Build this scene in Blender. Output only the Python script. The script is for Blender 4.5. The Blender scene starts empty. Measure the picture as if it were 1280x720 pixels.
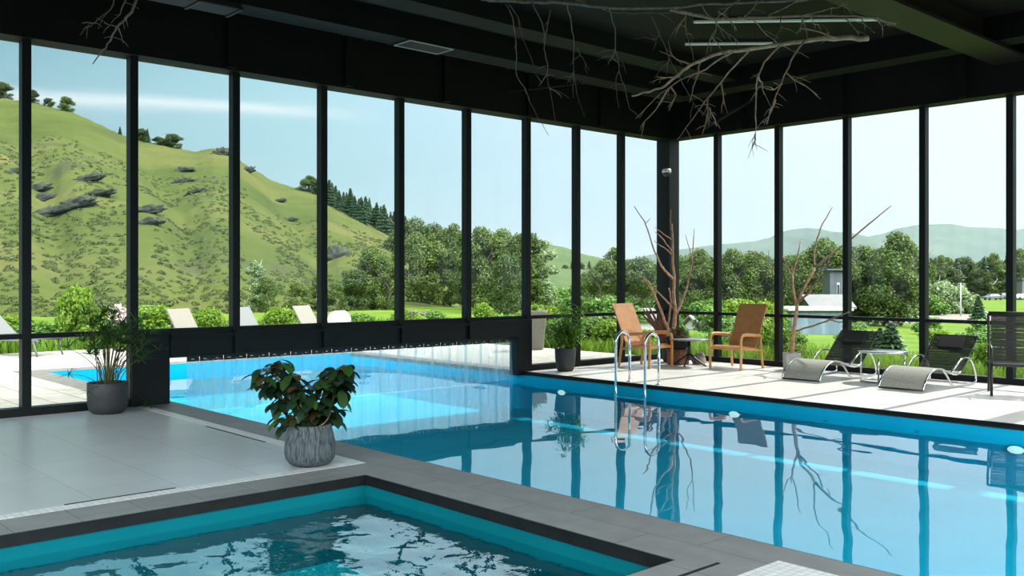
import bpy, math, random
import numpy as np
from mathutils import Vector, Matrix, noise
from mathutils import Quaternion
R = math.radians
scene = bpy.context.scene
COL = scene.collection
random.seed(7)
# ------------------------------------------------------------------ camera model (world: corner of the two glass walls at 0,0,0;
# x runs along the right glass wall, y along the left one, metres)
F, HY, H, YAW = 1178.0, 348.0, 1.5, R(47.7307)
CAM = np.array([11.21, -14.203])
DL = np.array([math.sin(YAW), math.cos(YAW)]); DR = np.array([math.cos(YAW), -math.sin(YAW)])

def at(px, py, Z):
    X = (px - 640) / F * Z
    return Vector((CAM[0] + X * DR[0] + Z * DR[1], CAM[1] + X * DL[0] + Z * DL[1], H - (py - HY) / F * Z))

def un(px, py, z=0.0):
    return at(px, py, (H - z) * F / (py - HY))

def depth(x, y):
    return (x - CAM[0]) * DR[1] + (y - CAM[1]) * DL[1]

def pr(x, y, z):
    X = (x - CAM[0]) * DR[0] + (y - CAM[1]) * DL[0]; Z = depth(x, y)
    return 640 + F * X / Z, HY + (H - z) * F / Z

# ------------------------------------------------------------------ mesh builder
class MB:
    def __init__(s):
        s.v = []; s.f = []
    def box(s, x0, y0, z0, x1, y1, z1):
        b = len(s.v)
        s.v += [(x0, y0, z0), (x1, y0, z0), (x1, y1, z0), (x0, y1, z0), (x0, y0, z1), (x1, y0, z1), (x1, y1, z1), (x0, y1, z1)]
        s.f += [tuple(b + i for i in q) for q in ((0, 3, 2, 1), (4, 5, 6, 7), (0, 1, 5, 4), (1, 2, 6, 5), (2, 3, 7, 6), (3, 0, 4, 7))]
        return s
    def bar(s, a, b, w, h, up=(0, 0, 1)):
        a = Vector(a); b = Vector(b); d = (b - a).normalized(); up = Vector(up)
        r = d.cross(up)
        if r.length < 1e-4: r = d.cross(Vector((1, 0, 0)))
        r.normalize(); u = r.cross(d)
        i = len(s.v)
        for p in (a, b):
            for sx, sy in ((-1, -1), (1, -1), (1, 1), (-1, 1)):
                s.v.append(tuple(p + r * sx * w / 2 + u * sy * h / 2))
        s.f += [tuple(i + k for k in q) for q in ((0, 1, 2, 3), (7, 6, 5, 4), (0, 4, 5, 1), (1, 5, 6, 2), (2, 6, 7, 3), (3, 7, 4, 0))]
        return s
    def tube(s, pts, rad, n=8, cap=True, flat=1.0):
        pts = [Vector(p) for p in pts]
        if not hasattr(rad, '__len__'): rad = [rad] * len(pts)
        t0 = (pts[1] - pts[0]).normalized()
        ref = Vector((0, 0, 1)) if abs(t0.z) < .9 else Vector((1, 0, 0))
        nrm = (ref - t0 * ref.dot(t0)).normalized(); b = len(s.v); prev = t0
        for i, p in enumerate(pts):
            if i == 0: t = t0
            elif i == len(pts) - 1: t = (pts[i] - pts[i - 1]).normalized()
            else: t = ((pts[i + 1] - pts[i]).normalized() + (pts[i] - pts[i - 1]).normalized()).normalized()
            q = prev.rotation_difference(t); nrm = q @ nrm; nrm = (nrm - t * nrm.dot(t)).normalized(); prev = t
            bi = t.cross(nrm)
            for k in range(n):
                a = 2 * math.pi * k / n
                s.v.append(tuple(p + nrm * math.cos(a) * rad[i] + bi * math.sin(a) * rad[i] * flat))
        for i in range(len(pts) - 1):
            for k in range(n):
                k2 = (k + 1) % n
                s.f.append((b + i * n + k, b + i * n + k2, b + (i + 1) * n + k2, b + (i + 1) * n + k))
        if cap:
            s.f.append(tuple(b + k for k in reversed(range(n))))
            s.f.append(tuple(b + (len(pts) - 1) * n + k for k in range(n)))
        return s
    def lathe(s, prof, n=32, c=(0, 0, 0), sq=0.0):
        b = len(s.v)
        for r, z in prof:
            for k in range(n):
                a = 2 * math.pi * k / n
                s.v.append((c[0] + r * math.cos(a), c[1] + r * math.sin(a), c[2] + z))
        for i in range(len(prof) - 1):
            for k in range(n):
                k2 = (k + 1) % n
                s.f.append((b + i * n + k, b + i * n + k2, b + (i + 1) * n + k2, b + (i + 1) * n + k))
        if prof[0][0] > 1e-6: s.f.append(tuple(b + k for k in reversed(range(n))))
        if prof[-1][0] > 1e-6: s.f.append(tuple(b + (len(prof) - 1) * n + k for k in range(n)))
        return s
    def sweep(s, prof, x0, x1, th, nx=1):
        """a sheet whose section (y,z) runs along prof, from x0 to x1, th thick"""
        P = [Vector((0, p[0], p[1])) for p in prof]; b = len(s.v); m = len(P)
        for side in (0, 1):
            for i, p in enumerate(P):
                t = (P[min(i + 1, m - 1)] - P[max(i - 1, 0)]).normalized()
                nr = Vector((0, -t.z, t.y)) * (th / 2 if side == 0 else -th / 2)
                s.v.append((x0, p.y + nr.y, p.z + nr.z)); s.v.append((x1, p.y + nr.y, p.z + nr.z))
        o = 2 * m
        for i in range(m - 1):
            a = b + 2 * i
            s.f += [(a, a + 1, a + 3, a + 2), (a + o, a + o + 2, a + o + 3, a + o + 1), (a, a + 2, a + o + 2, a + o), (a + 1, a + o + 1, a + o + 3, a + 3)]
        s.f += [(b, b + o, b + o + 1, b + 1), (b + 2 * m - 2, b + 2 * m - 1, b + o + 2 * m - 1, b + o + 2 * m - 2)]
        return s
    def blade(s, base, d, up, L, w, droop=0.0, n=5, fold=.15, prof=None):
        base = Vector(base); d = Vector(d).normalized(); up = Vector(up)
        side = d.cross(up)
        if side.length < 1e-3: side = d.cross(Vector((1, 0, 0)))
        side.normalize(); b = len(s.v); p = base.copy(); step = L / n
        for i in range(n + 1):
            t = i / n
            ww = w * (prof(t) if prof else math.sin(math.pi * min(1, .12 + .88 * t)) ** .7 if t < 1 else 0.02)
            nr = side.cross(d).normalized()
            s.v += [tuple(p - side * ww / 2 + nr * fold * ww), tuple(p), tuple(p + side * ww / 2 + nr * fold * ww)]
            d = (d + Vector((0, 0, -droop / n))).normalized(); p = p + d * step
        for i in range(n):
            a = b + 3 * i
            s.f += [(a, a + 1, a + 4, a + 3), (a + 1, a + 2, a + 5, a + 4)]
        return s
    def build(s, name, mat, parent=None, smooth=False, bevel=0.0, loc=None, subsurf=0):
        me = bpy.data.meshes.new(name); me.from_pydata(s.v, [], s.f); me.update()
        if mat: me.materials.append(mat)
        if smooth: me.polygons.foreach_set('use_smooth', [True] * len(me.polygons))
        o = bpy.data.objects.new(name, me); COL.objects.link(o)
        if parent: o.parent = parent
        if loc: o.location = loc
        if bevel:
            m = o.modifiers.new('bev', 'BEVEL'); m.width = bevel; m.segments = 2; m.limit_method = 'ANGLE'
        if subsurf:
            m = o.modifiers.new('sub', 'SUBSURF'); m.levels = m.render_levels = subsurf
        return o

def tag(o, label=None, cat=None, group=None, kind=None):
    if label: o['label'] = label
    if cat: o['category'] = cat
    if group: o['group'] = group
    if kind: o['kind'] = kind
    return o

def thing(name, label, cat, loc=(0, 0, 0), rotz=0.0, group=None):
    o = bpy.data.objects.new(name, None); COL.objects.link(o)
    o.location = loc; o.rotation_euler = (0, 0, rotz); o.empty_display_size = .1
    return tag(o, label, cat, group)

def kids(o): return [c for c in list(COL.objects) if c.parent == o]

def dup(root, label=None, loc=None, rotz=None, group=None):
    r = root.copy(); COL.objects.link(r)
    for ch in kids(root):
        c = ch.copy(); COL.objects.link(c); c.parent = r
        for g in kids(ch):
            d = g.copy(); COL.objects.link(d); d.parent = c
    if label: r['label'] = label
    if loc is not None: r.location = loc
    if rotz is not None: r.rotation_euler = (0, 0, rotz)
    if group: r['group'] = group
    return r

def struct(mb, name, mat, smooth=False, bevel=0.0, parent=None):
    return tag(mb.build(name, mat, parent, smooth, bevel), kind='structure')

# ------------------------------------------------------------------ materials
def nodes(name):
    m = bpy.data.materials.new(name); m.use_nodes = True
    nt = m.node_tree; nt.nodes.clear()
    out = nt.nodes.new('ShaderNodeOutputMaterial')
    return m, nt, out
def N(nt, t, **kw):
    n = nt.nodes.new(t)
    for k, v in kw.items():
        if k in n.inputs: n.inputs[k].default_value = v
        else: setattr(n, k, v)
    return n
def L(nt, a, b): nt.links.new(a, b)
def rgb(r, g, b):      # sRGB 0-255 to linear
    f = lambda c: (c / 255 / 12.92) if c / 255 <= .04045 else ((c / 255 + .055) / 1.055) ** 2.4
    return (f(r), f(g), f(b), 1)
def ramp(nt, stops, interp='LINEAR'):
    n = nt.nodes.new('ShaderNodeValToRGB'); e = n.color_ramp.elements; n.color_ramp.interpolation = interp
    while len(e) < len(stops): e.new(.5)
    for i, (p, c) in enumerate(stops): e[i].position = p; e[i].color = c if len(c) == 4 else (*c, 1)
    return n
def mul(c, k): return (c[0] * k, c[1] * k, c[2] * k, 1)

def pmat(name, c, var=.15, scale=8.0, rough=.5, metal=0.0, bump=0.0, spec=.5, coord='Object', detail=4.0, bscale=None, stretch=None):
    """principled surface with a noise that varies its own colour a little"""
    m, nt, out = nodes(name); p = N(nt, 'ShaderNodeBsdfPrincipled'); L(nt, p.outputs[0], out.inputs[0])
    tc = N(nt, 'ShaderNodeTexCoord'); vec = tc.outputs[coord]
    if stretch:
        mp = N(nt, 'ShaderNodeMapping'); mp.inputs['Scale'].default_value = stretch; L(nt, vec, mp.inputs[0]); vec = mp.outputs[0]
    n = N(nt, 'ShaderNodeTexNoise', Scale=scale, Detail=detail); L(nt, vec, n.inputs['Vector'])
    r = ramp(nt, [(.3, mul(c, 1 - var)), (.7, mul(c, 1 + var))]); L(nt, n.outputs[0], r.inputs[0]); L(nt, r.outputs[0], p.inputs['Base Color'])
    p.inputs['Roughness'].default_value = rough; p.inputs['Metallic'].default_value = metal; p.inputs['Specular IOR Level'].default_value = spec
    if bump:
        n2 = N(nt, 'ShaderNodeTexNoise', Scale=bscale or scale * 2, Detail=3.0); L(nt, vec, n2.inputs['Vector'])
        b = N(nt, 'ShaderNodeBump', Strength=bump, Distance=.01); L(nt, n2.outputs[0], b.inputs['Height']); L(nt, b.outputs[0], p.inputs['Normal'])
    return m

def tile_mat(name, c, grout, sx, sy, mortar, rough, var=.08, nscale=3.0, offset=.5, spec=.5, bump=.2, rot=0):
    m, nt, out = nodes(name); p = N(nt, 'ShaderNodeBsdfPrincipled'); L(nt, p.outputs[0], out.inputs[0])
    g = N(nt, 'ShaderNodeNewGeometry')
    mp = N(nt, 'ShaderNodeMapping'); mp.inputs['Rotation'].default_value = (0, 0, rot); L(nt, g.outputs['Position'], mp.inputs[0])
    b = N(nt, 'ShaderNodeTexBrick'); b.offset = offset
    b.inputs['Scale'].default_value = 1; b.inputs['Mortar Size'].default_value = mortar; b.inputs['Mortar Smooth'].default_value = .1
    b.inputs['Brick Width'].default_value = sx; b.inputs['Row Height'].default_value = sy; b.inputs['Bias'].default_value = 0
    b.inputs['Color1'].default_value = mul(c, 1 - var * .5); b.inputs['Color2'].default_value = mul(c, 1 + var * .5); b.inputs['Mortar'].default_value = grout
    L(nt, mp.outputs[0], b.inputs['Vector'])
    n = N(nt, 'ShaderNodeTexNoise', Scale=nscale, Detail=6.0); L(nt, g.outputs['Position'], n.inputs['Vector'])
    r = ramp(nt, [(.25, (1 - var,) * 3), (.75, (1 + var,) * 3)]); L(nt, n.outputs[0], r.inputs[0])
    mx = N(nt, 'ShaderNodeMix', data_type='RGBA', blend_type='MULTIPLY'); mx.inputs[0].default_value = 1
    L(nt, b.outputs[0], mx.inputs[6]); L(nt, r.outputs[0], mx.inputs[7]); L(nt, mx.outputs[2], p.inputs['Base Color'])
    p.inputs['Roughness'].default_value = rough; p.inputs['Specular IOR Level'].default_value = spec
    bp = N(nt, 'ShaderNodeBump', Strength=bump, Distance=.004); bp.invert = True; L(nt, b.outputs['Fac'], bp.inputs['Height']); L(nt, bp.outputs[0], p.inputs['Normal'])
    return m

def schlick(nt, f0, power, normal=None, amp=None):
    lw = N(nt, 'ShaderNodeLayerWeight', Blend=.5)
    if normal: L(nt, normal, lw.inputs['Normal'])
    pw = N(nt, 'ShaderNodeMath', operation='POWER'); L(nt, lw.outputs['Facing'], pw.inputs[0]); pw.inputs[1].default_value = power
    ma = N(nt, 'ShaderNodeMath', operation='MULTIPLY_ADD'); L(nt, pw.outputs[0], ma.inputs[0]); ma.inputs[1].default_value = amp or 1 - f0; ma.inputs[2].default_value = f0
    return ma.outputs[0]

def glass_mat(name, tint, f0=.03, power=5.0):
    m, nt, out = nodes(name)
    t = N(nt, 'ShaderNodeBsdfTransparent', Color=tint); g = N(nt, 'ShaderNodeBsdfGlossy', Roughness=0.0, Color=(1, 1, 1, 1))
    mx = N(nt, 'ShaderNodeMixShader'); L(nt, schlick(nt, f0, power), mx.inputs[0]); L(nt, t.outputs[0], mx.inputs[1]); L(nt, g.outputs[0], mx.inputs[2])
    L(nt, mx.outputs[0], out.inputs[0]); return m

def water_mat(name, tint, f0, power, scale, dist, stretch=(1, 1, 1), detail=2.0, amp=None):
    m, nt, out = nodes(name)
    geo = N(nt, 'ShaderNodeNewGeometry'); mp = N(nt, 'ShaderNodeMapping'); mp.inputs['Scale'].default_value = stretch
    L(nt, geo.outputs['Position'], mp.inputs[0])
    n = N(nt, 'ShaderNodeTexNoise', Scale=scale, Detail=detail); L(nt, mp.outputs[0], n.inputs['Vector'])
    b = N(nt, 'ShaderNodeBump', Strength=1.0, Distance=dist); L(nt, n.outputs[0], b.inputs['Height'])
    t = N(nt, 'ShaderNodeBsdfTransparent', Color=tint); g = N(nt, 'ShaderNodeBsdfGlossy', Roughness=0.0, Color=(.90, .97, .98, 1)); L(nt, b.outputs[0], g.inputs['Normal'])
    mx = N(nt, 'ShaderNodeMixShader'); L(nt, schlick(nt, f0, power, b.outputs[0], amp), mx.inputs[0]); L(nt, t.outputs[0], mx.inputs[1]); L(nt, g.outputs[0], mx.inputs[2])
    L(nt, mx.outputs[0], out.inputs[0]); return m

def leaf_mat(name, cols, rough=.5, trans=.35, spec=.3):
    """leaves that differ one from the next, partly letting light through"""
    m, nt, out = nodes(name); g = N(nt, 'ShaderNodeNewGeometry'); oi = N(nt, 'ShaderNodeObjectInfo')
    ad = N(nt, 'ShaderNodeMath', operation='MULTIPLY_ADD'); L(nt, oi.outputs['Random'], ad.inputs[0]); ad.inputs[1].default_value = .3; ad.inputs[2].default_value = -.15
    a2 = N(nt, 'ShaderNodeMath', operation='ADD', use_clamp=True); L(nt, g.outputs['Random Per Island'], a2.inputs[0]); L(nt, ad.outputs[0], a2.inputs[1])
    k = len(cols); r = ramp(nt, [(i / max(1, k - 1), c) for i, c in enumerate(cols)]); L(nt, a2.outputs[0], r.inputs[0])
    p = N(nt, 'ShaderNodeBsdfPrincipled', Roughness=rough); p.inputs['Specular IOR Level'].default_value = spec; L(nt, r.outputs[0], p.inputs['Base Color'])
    t = N(nt, 'ShaderNodeBsdfTranslucent'); L(nt, r.outputs[0], t.inputs['Color'])
    mx = N(nt, 'ShaderNodeMixShader'); mx.inputs[0].default_value = trans; L(nt, p.outputs[0], mx.inputs[1]); L(nt, t.outputs[0], mx.inputs[2]); L(nt, mx.outputs[0], out.inputs[0])
    return m

M = {}
M['frame'] = pmat('black_frame_metal', (.007, .009, .0095, 1), .15, 4, .45, 0, spec=.2)
M['ceil'] = pmat('black_ceiling_paint', (.004, .0043, .004, 1), .25, 2, .7, spec=.15)
M['deckmetal'] = pmat('dark_ribbed_ceiling', (.014, .016, .014, 1), .3, 1, .5, spec=.2, stretch=(1, 20, 1))
M['beam'] = pmat('dark_beam_paint', (.011, .009, .008, 1), .2, 3, .55, spec=.2)
M['tile'] = tile_mat('grey_floor_tile', (.33, .365, .37, 1), (.18, .20, .20, 1), 1.2, .6, .0035, .30, .07, 2.0, .5)
M['sidetile'] = tile_mat('pale_floor_tile', (.66, .645, .60, 1), (.52, .51, .48, 1), .6, .6, .003, .38, .07, 2.0, 0)
M['slate'] = tile_mat('slate_coping', (.15, .162, .158, 1), (.05, .05, .05, 1), 1.0, .395, .003, .55, .14, 6.0, 0.35)
M['slateface'] = pmat('dark_slate_edge', (.009, .010, .010, 1), .3, 12, .5, spec=.15)
M['mosaic'] = tile_mat('white_mosaic', (.5, .53, .52, 1), (.3, .32, .32, 1), .048, .048, .003, .35, .12, 20, 0)
M['pave'] = tile_mat('pale_stone_paving', (.37, .355, .30, 1), (.20, .19, .16, 1), .55, .38, .012, .8, .2, 3.0, .4)
M['poolwall'] = pmat('blue_pool_liner', (.004, .44, .66, 1), .06, 2, .6, spec=.1)
M['spawall'] = pmat('teal_pool_liner', (.002, .135, .165, 1), .06, 2, .6, spec=.05)
M['water'] = water_mat('pool_water', (.60, .97, .985, 1), .03, 2.2, .55, .012, (1, 1, 1), 2.5, .62)
M['spawater'] = water_mat('bubbling_water', (.42, .90, .93, 1), .03, 1.9, 9.0, .003, (1, 1, 1), 3.0, .90)
M['glass'] = glass_mat('window_glass', (.968, .985, .983, 1), .012, 5)
M['chrome'] = pmat('polished_steel', (.72, .74, .75, 1), .04, 3, .12, 1.0)
M['darkmetal'] = pmat('dark_coated_metal', (.02, .021, .021, 1), .2, 9, .42, .3)
M['white'] = pmat('white_plastic', (.75, .75, .73, 1), .04, 6, .45)
M['sling'] = pmat('grey_sling_fabric', (.33, .325, .28, 1), .18, 60, .85, bump=.3, bscale=300)
M['slingback'] = pmat('dark_grey_backrest_fabric', (.09, .09, .085, 1), .18, 60, .85, bump=.3, bscale=300)
M['headrest'] = pmat('black_headrest_fabric', (.012, .012, .012, 1), .2, 40, .8)
M['leather'] = pmat('tan_leather', (.54, .235, .075, 1), .12, 9, .5, bump=.1, bscale=60)
M['bentwood'] = pmat('honey_bentwood', (.62, .31, .11, 1), .18, 5, .42, stretch=(1, 1, .15))
M['bark'] = pmat('dry_bark', (.30, .19, .115, 1), .4, 22, .85, bump=.6, bscale=60)
M['bark_red'] = pmat('reddish_dry_wood', (.52, .30, .19, 1), .35, 16, .8, bump=.5, bscale=50)
M['bark_grey'] = pmat('grey_dry_twig', (.17, .135, .11, 1), .4, 18, .85, bump=.5, bscale=50)
M['charcoal'] = pmat('charcoal_pot_clay', (.028, .032, .033, 1), .2, 20, .6, bump=.15)
M['ribbed'] = pmat('ribbed_grey_pot', (.058, .078, .084, 1), .85, 75, .75, stretch=(1, 1, .07), bump=.9, bscale=90)
M['soil'] = pmat('dark_soil', (.03, .022, .015, 1), .5, 40, .95, bump=.8)
M['terracotta'] = pmat('brown_terracotta', (.22, .095, .05, 1), .35, 14, .85, bump=.4)
M['stone'] = pmat('pale_grey_stone', (.30, .27, .23, 1), .4, 14, .9, bump=.7)
M['concrete'] = pmat('pale_concrete', (.42, .42, .40, 1), .12, 9, .8)
M['tabletop'] = pmat('grey_laminate', (.17, .18, .18, 1), .12, 5, .35)
M['cream'] = pmat('cream_lounger_fabric', (.17, .155, .125, 1), .08, 30, .8)
M['greyfab'] = pmat('pale_grey_lounger_fabric', (.13, .135, .13, 1), .08, 30, .8)
M['lampwhite'] = pmat('lamp_tube_white', (.55, .56, .48, 1), .05, 3, .5)
M['roofgrey'] = pmat('grey_metal_roof', (.095, .098, .098, 1), .12, 2, .6)
M['roofwhite'] = pmat('white_roof_sheet', (.52, .52, .50, 1), .06, 2, .6)
M['bluewall'] = pmat('blue_grey_cladding', (.10, .15, .18, 1), .25, 1.2, .5, stretch=(3, 3, .3))
M['darkwall'] = pmat('dark_slate_cladding', (.05, .065, .075, 1), .2, 2, .6)
M['woodwall'] = pmat('weathered_wood_wall', (.24, .19, .14, 1), .25, 3, .8, stretch=(4, 4, .5))
M['road'] = pmat('pale_gravel', (.17, .15, .12, 1), .18, 1.5, .95)
M['carbody'] = pmat('silver_car_paint', (.16, .175, .19, 1), .03, 2, .25, .4)
M['carwhite'] = pmat('white_car_paint', (.42, .43, .44, 1), .03, 2, .25)
M['carglass'] = pmat('dark_car_glass', (.02, .025, .03, 1), .1, 3, .1)
M['tyre'] = pmat('black_tyre', (.015, .015, .015, 1), .1, 9, .8)
M['petal'] = pmat('pale_pink_petals', (.62, .46, .46, 1), .2, 30, .7)
M['poolfit'] = pmat('blue_pool_fitting', (.01, .16, .28, 1), .1, 9, .5)
M['lampwhite'].node_tree.nodes['Principled BSDF'].inputs['Emission Color'].default_value = (1, .97, .8, 1); M['lampwhite'].node_tree.nodes['Principled BSDF'].inputs['Emission Strength'].default_value = .06
M['lens'] = pmat('frosted_lamp_lens', (.8, .8, .78, 1), .03, 9, .4)
p_ = [n for n in M['lens'].node_tree.nodes if n.type == 'BSDF_PRINCIPLED'][0]; p_.inputs['Emission Color'].default_value = (1, .97, .92, 1); p_.inputs['Emission Strength'].default_value = 1.2
def leaves(name, *cs, **kw): return leaf_mat(name, [rgb(*c) for c in cs], **kw)
M['papyrus'] = leaves('papyrus_leaf', (38, 72, 36), (62, 104, 46), (92, 134, 62), trans=.4)
M['papstem'] = leaves('papyrus_stem', (70, 80, 40), (110, 100, 60), trans=.1)
M['croton'] = leaf_mat('croton_leaf', [rgb(30, 54, 34), rgb(24, 44, 32), rgb(56, 94, 36), rgb(30, 52, 32), rgb(36, 62, 34), rgb(80, 58, 38), rgb(34, 58, 38)], .35, .2, .5)
M['bambooleaf'] = leaves('slender_green_leaf', (56, 100, 34), (98, 146, 46), (142, 178, 66), trans=.45)
M['tree'] = leaves('tree_leaf', (60, 82, 38), (84, 105, 46), (106, 122, 60), trans=.4)
M['tree_dark'] = leaves('dark_tree_leaf', (46, 66, 34), (66, 86, 42), (84, 102, 52), trans=.35)
M['tree_pale'] = leaves('silvery_tree_leaf', (92, 118, 70), (128, 148, 100), (150, 165, 122), trans=.3)
M['scrub'] = leaves('hill_scrub_leaf', (60, 74, 36), (72, 86, 40), (82, 94, 46), trans=.5)
M['pine'] = leaves('pine_needles', (36, 58, 40), (52, 78, 48), (68, 94, 58), trans=.1)
M['shrub'] = leaves('shrub_leaf', (66, 104, 26), (98, 132, 34), (132, 154, 50), trans=.4)
M['shrub_dark'] = leaves('dark_shrub_leaf', (52, 88, 36), (82, 120, 44), (108, 142, 62), trans=.35)
M['grass'] = leaves('grass_blade', (70, 106, 22), (98, 134, 32), (128, 154, 52), trans=.4)
M['dryleaf'] = leaves('dry_moss', (92, 78, 44), (128, 108, 62), (82, 88, 44), trans=.15)
M['spear'] = leaves('dry_spear_leaf', (92, 60, 52), (120, 84, 66), (70, 48, 44), trans=.05)

def ground_mat(name, stops, scale, rockc=None, rock=.0):
    m, nt, out = nodes(name); p = N(nt, 'ShaderNodeBsdfPrincipled', Roughness=.95); p.inputs['Specular IOR Level'].default_value = .1
    L(nt, p.outputs[0], out.inputs[0]); g = N(nt, 'ShaderNodeNewGeometry')
    n1 = N(nt, 'ShaderNodeTexNoise', Scale=scale, Detail=10.0, Roughness=.65); L(nt, g.outputs['Position'], n1.inputs['Vector'])
    r1 = ramp(nt, stops); L(nt, n1.outputs[0], r1.inputs[0]); col = r1.outputs[0]
    if rockc:
        mp = N(nt, 'ShaderNodeMapping'); mp.inputs['Scale'].default_value = (1, 1, 1.6); mp.inputs['Rotation'].default_value = (.5, .3, .7)
        L(nt, g.outputs['Position'], mp.inputs[0])
        for sc, lo, hi, cc, k in rockc:
            n2 = N(nt, 'ShaderNodeTexNoise', Scale=sc, Detail=9.0, Roughness=.62); L(nt, mp.outputs[0], n2.inputs['Vector'])
            r2 = ramp(nt, [(lo, (0, 0, 0)), (hi, (k, k, k))]); L(nt, n2.outputs[0], r2.inputs[0])
            mx = N(nt, 'ShaderNodeMix', data_type='RGBA'); L(nt, r2.outputs[0], mx.inputs[0]); L(nt, col, mx.inputs[6]); mx.inputs[7].default_value = cc
            col = mx.outputs[2]
    L(nt, col, p.inputs['Base Color'])
    n3 = N(nt, 'ShaderNodeTexNoise', Scale=scale * 8, Detail=6.0); L(nt, g.outputs['Position'], n3.inputs['Vector'])
    b = N(nt, 'ShaderNodeBump', Strength=.7, Distance=.6 / max(scale * 8, .05) * .3); L(nt, n3.outputs[0], b.inputs['Height']); L(nt, b.outputs[0], p.inputs['Normal'])
    return m
M['hill'] = ground_mat('grassy_hillside', [(.3, rgb(52, 64, 27)), (.5, rgb(66, 76, 33)), (.7, rgb(84, 83, 44))], .045,
                       [(.028, .56, .66, rgb(106, 98, 60), .6), (.10, .60, .66, rgb(58, 62, 42), .7), (.35, .60, .68, rgb(60, 68, 34), .6)])
M['hillrock'] = pmat('dark_lichen_rock', rgb(40, 46, 34), .6, .9, .95, bump=1.0, bscale=2.5, detail=8)
M['lawn'] = ground_mat('bright_lawn', [(.3, rgb(64, 94, 22)), (.5, rgb(84, 108, 32)), (.7, rgb(96, 118, 42))], .25)
M['farhill'] = ground_mat('far_green_hill', [(.3, rgb(54, 72, 44)), (.5, rgb(68, 84, 50)), (.7, rgb(84, 96, 62))], .02)
M['mount'] = ground_mat('wooded_mountain', [(.3, rgb(44, 62, 50)), (.5, rgb(54, 72, 58)), (.7, rgb(70, 84, 66))], .006)

# pvc curtain strips
def pvc():
    m, nt, out = nodes('clear_pvc_strip')
    t = N(nt, 'ShaderNodeBsdfTransparent', Color=(.90, .96, .98, 1)); d = N(nt, 'ShaderNodeBsdfTranslucent', Color=(.9, .95, .97, 1))
    df = N(nt, 'ShaderNodeBsdfDiffuse', Color=(.75, .85, .9, 1)); g = N(nt, 'ShaderNodeBsdfGlossy', Roughness=.08)
    a = N(nt, 'ShaderNodeMixShader'); a.inputs[0].default_value = .35; L(nt, d.outputs[0], a.inputs[1]); L(nt, df.outputs[0], a.inputs[2])
    geo = N(nt, 'ShaderNodeNewGeometry'); mp = N(nt, 'ShaderNodeMapping'); mp.inputs['Scale'].default_value = (8, 7, .5); L(nt, geo.outputs['Position'], mp.inputs[0])
    n = N(nt, 'ShaderNodeTexNoise', Scale=1.0, Detail=3.0); L(nt, mp.outputs[0], n.inputs['Vector'])
    r = ramp(nt, [(.3, (.16,) * 3), (.7, (.46,) * 3)]); L(nt, n.outputs[0], r.inputs[0])
    b = N(nt, 'ShaderNodeMixShader'); L(nt, r.outputs[0], b.inputs[0]); L(nt, t.outputs[0], b.inputs[1]); L(nt, a.outputs[0], b.inputs[2])
    c = N(nt, 'ShaderNodeMixShader'); L(nt, schlick(nt, .03, 5), c.inputs[0]); L(nt, b.outputs[0], c.inputs[1]); L(nt, g.outputs[0], c.inputs[2])
    L(nt, c.outputs[0], out.inputs[0]); return m
M['pvc'] = pvc()
def mesh_fabric(name, sc, k, c):
    m, nt, out = nodes(name)
    tc = N(nt, 'ShaderNodeTexCoord'); mp = N(nt, 'ShaderNodeMapping'); mp.inputs['Rotation'].default_value = (0, R(45), 0); L(nt, tc.outputs['Object'], mp.inputs[0])
    ck = N(nt, 'ShaderNodeTexChecker', Scale=sc); L(nt, mp.outputs[0], ck.inputs['Vector'])
    ml = N(nt, 'ShaderNodeMath', operation='MULTIPLY'); L(nt, ck.outputs['Fac'], ml.inputs[0]); ml.inputs[1].default_value = k
    t = N(nt, 'ShaderNodeBsdfTransparent'); p = N(nt, 'ShaderNodeBsdfPrincipled', Roughness=.7); p.inputs['Base Color'].default_value = c
    mx = N(nt, 'ShaderNodeMixShader'); L(nt, ml.outputs[0], mx.inputs[0]); L(nt, p.outputs[0], mx.inputs[1]); L(nt, t.outputs[0], mx.inputs[2]); L(nt, mx.outputs[0], out.inputs[0])
    return m
M['mesh_fabric'] = mesh_fabric('open_mesh_fabric', 85.0, 1.0, (.035, .034, .03, 1)); M['lounger_mesh'] = mesh_fabric('fine_lounger_mesh', 220.0, .50, (.03, .03, .028, 1))

# ================================================================== THE ROOM
WL, CZ, HZ = -16.0, 4.9, 4.10      # room reaches to y=-16 and x=13; ceiling and header heights
XR = 13.0
PX0, PX1, PY0, PY1 = -5.0, 12.6, -9.55, -3.85   # main pool, partly outdoors
SX0, SX1, SY0, SY1 = 5.12, 8.08, -14.6, -10.18  # small pool
WZ = -.145; SWZ = -.165                                        # water level
T = .06
fl = MB()
for (x0, y0, x1, y1) in ((0, WL, SX0 - .38, PY0 - .38), (SX0 - .38, WL, SX1 + .38, SY0 - .38), (SX1 + .38, WL, XR, PY0 - .38)):
    fl.box(x0, y0, -T, x1, y1, 0)
struct(fl, 'floor', M['tile'])
struct(MB().box(-.0, PY1 + .02, -T, XR, 0.0, 0), 'floor_window_side', M['sidetile'])
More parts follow.
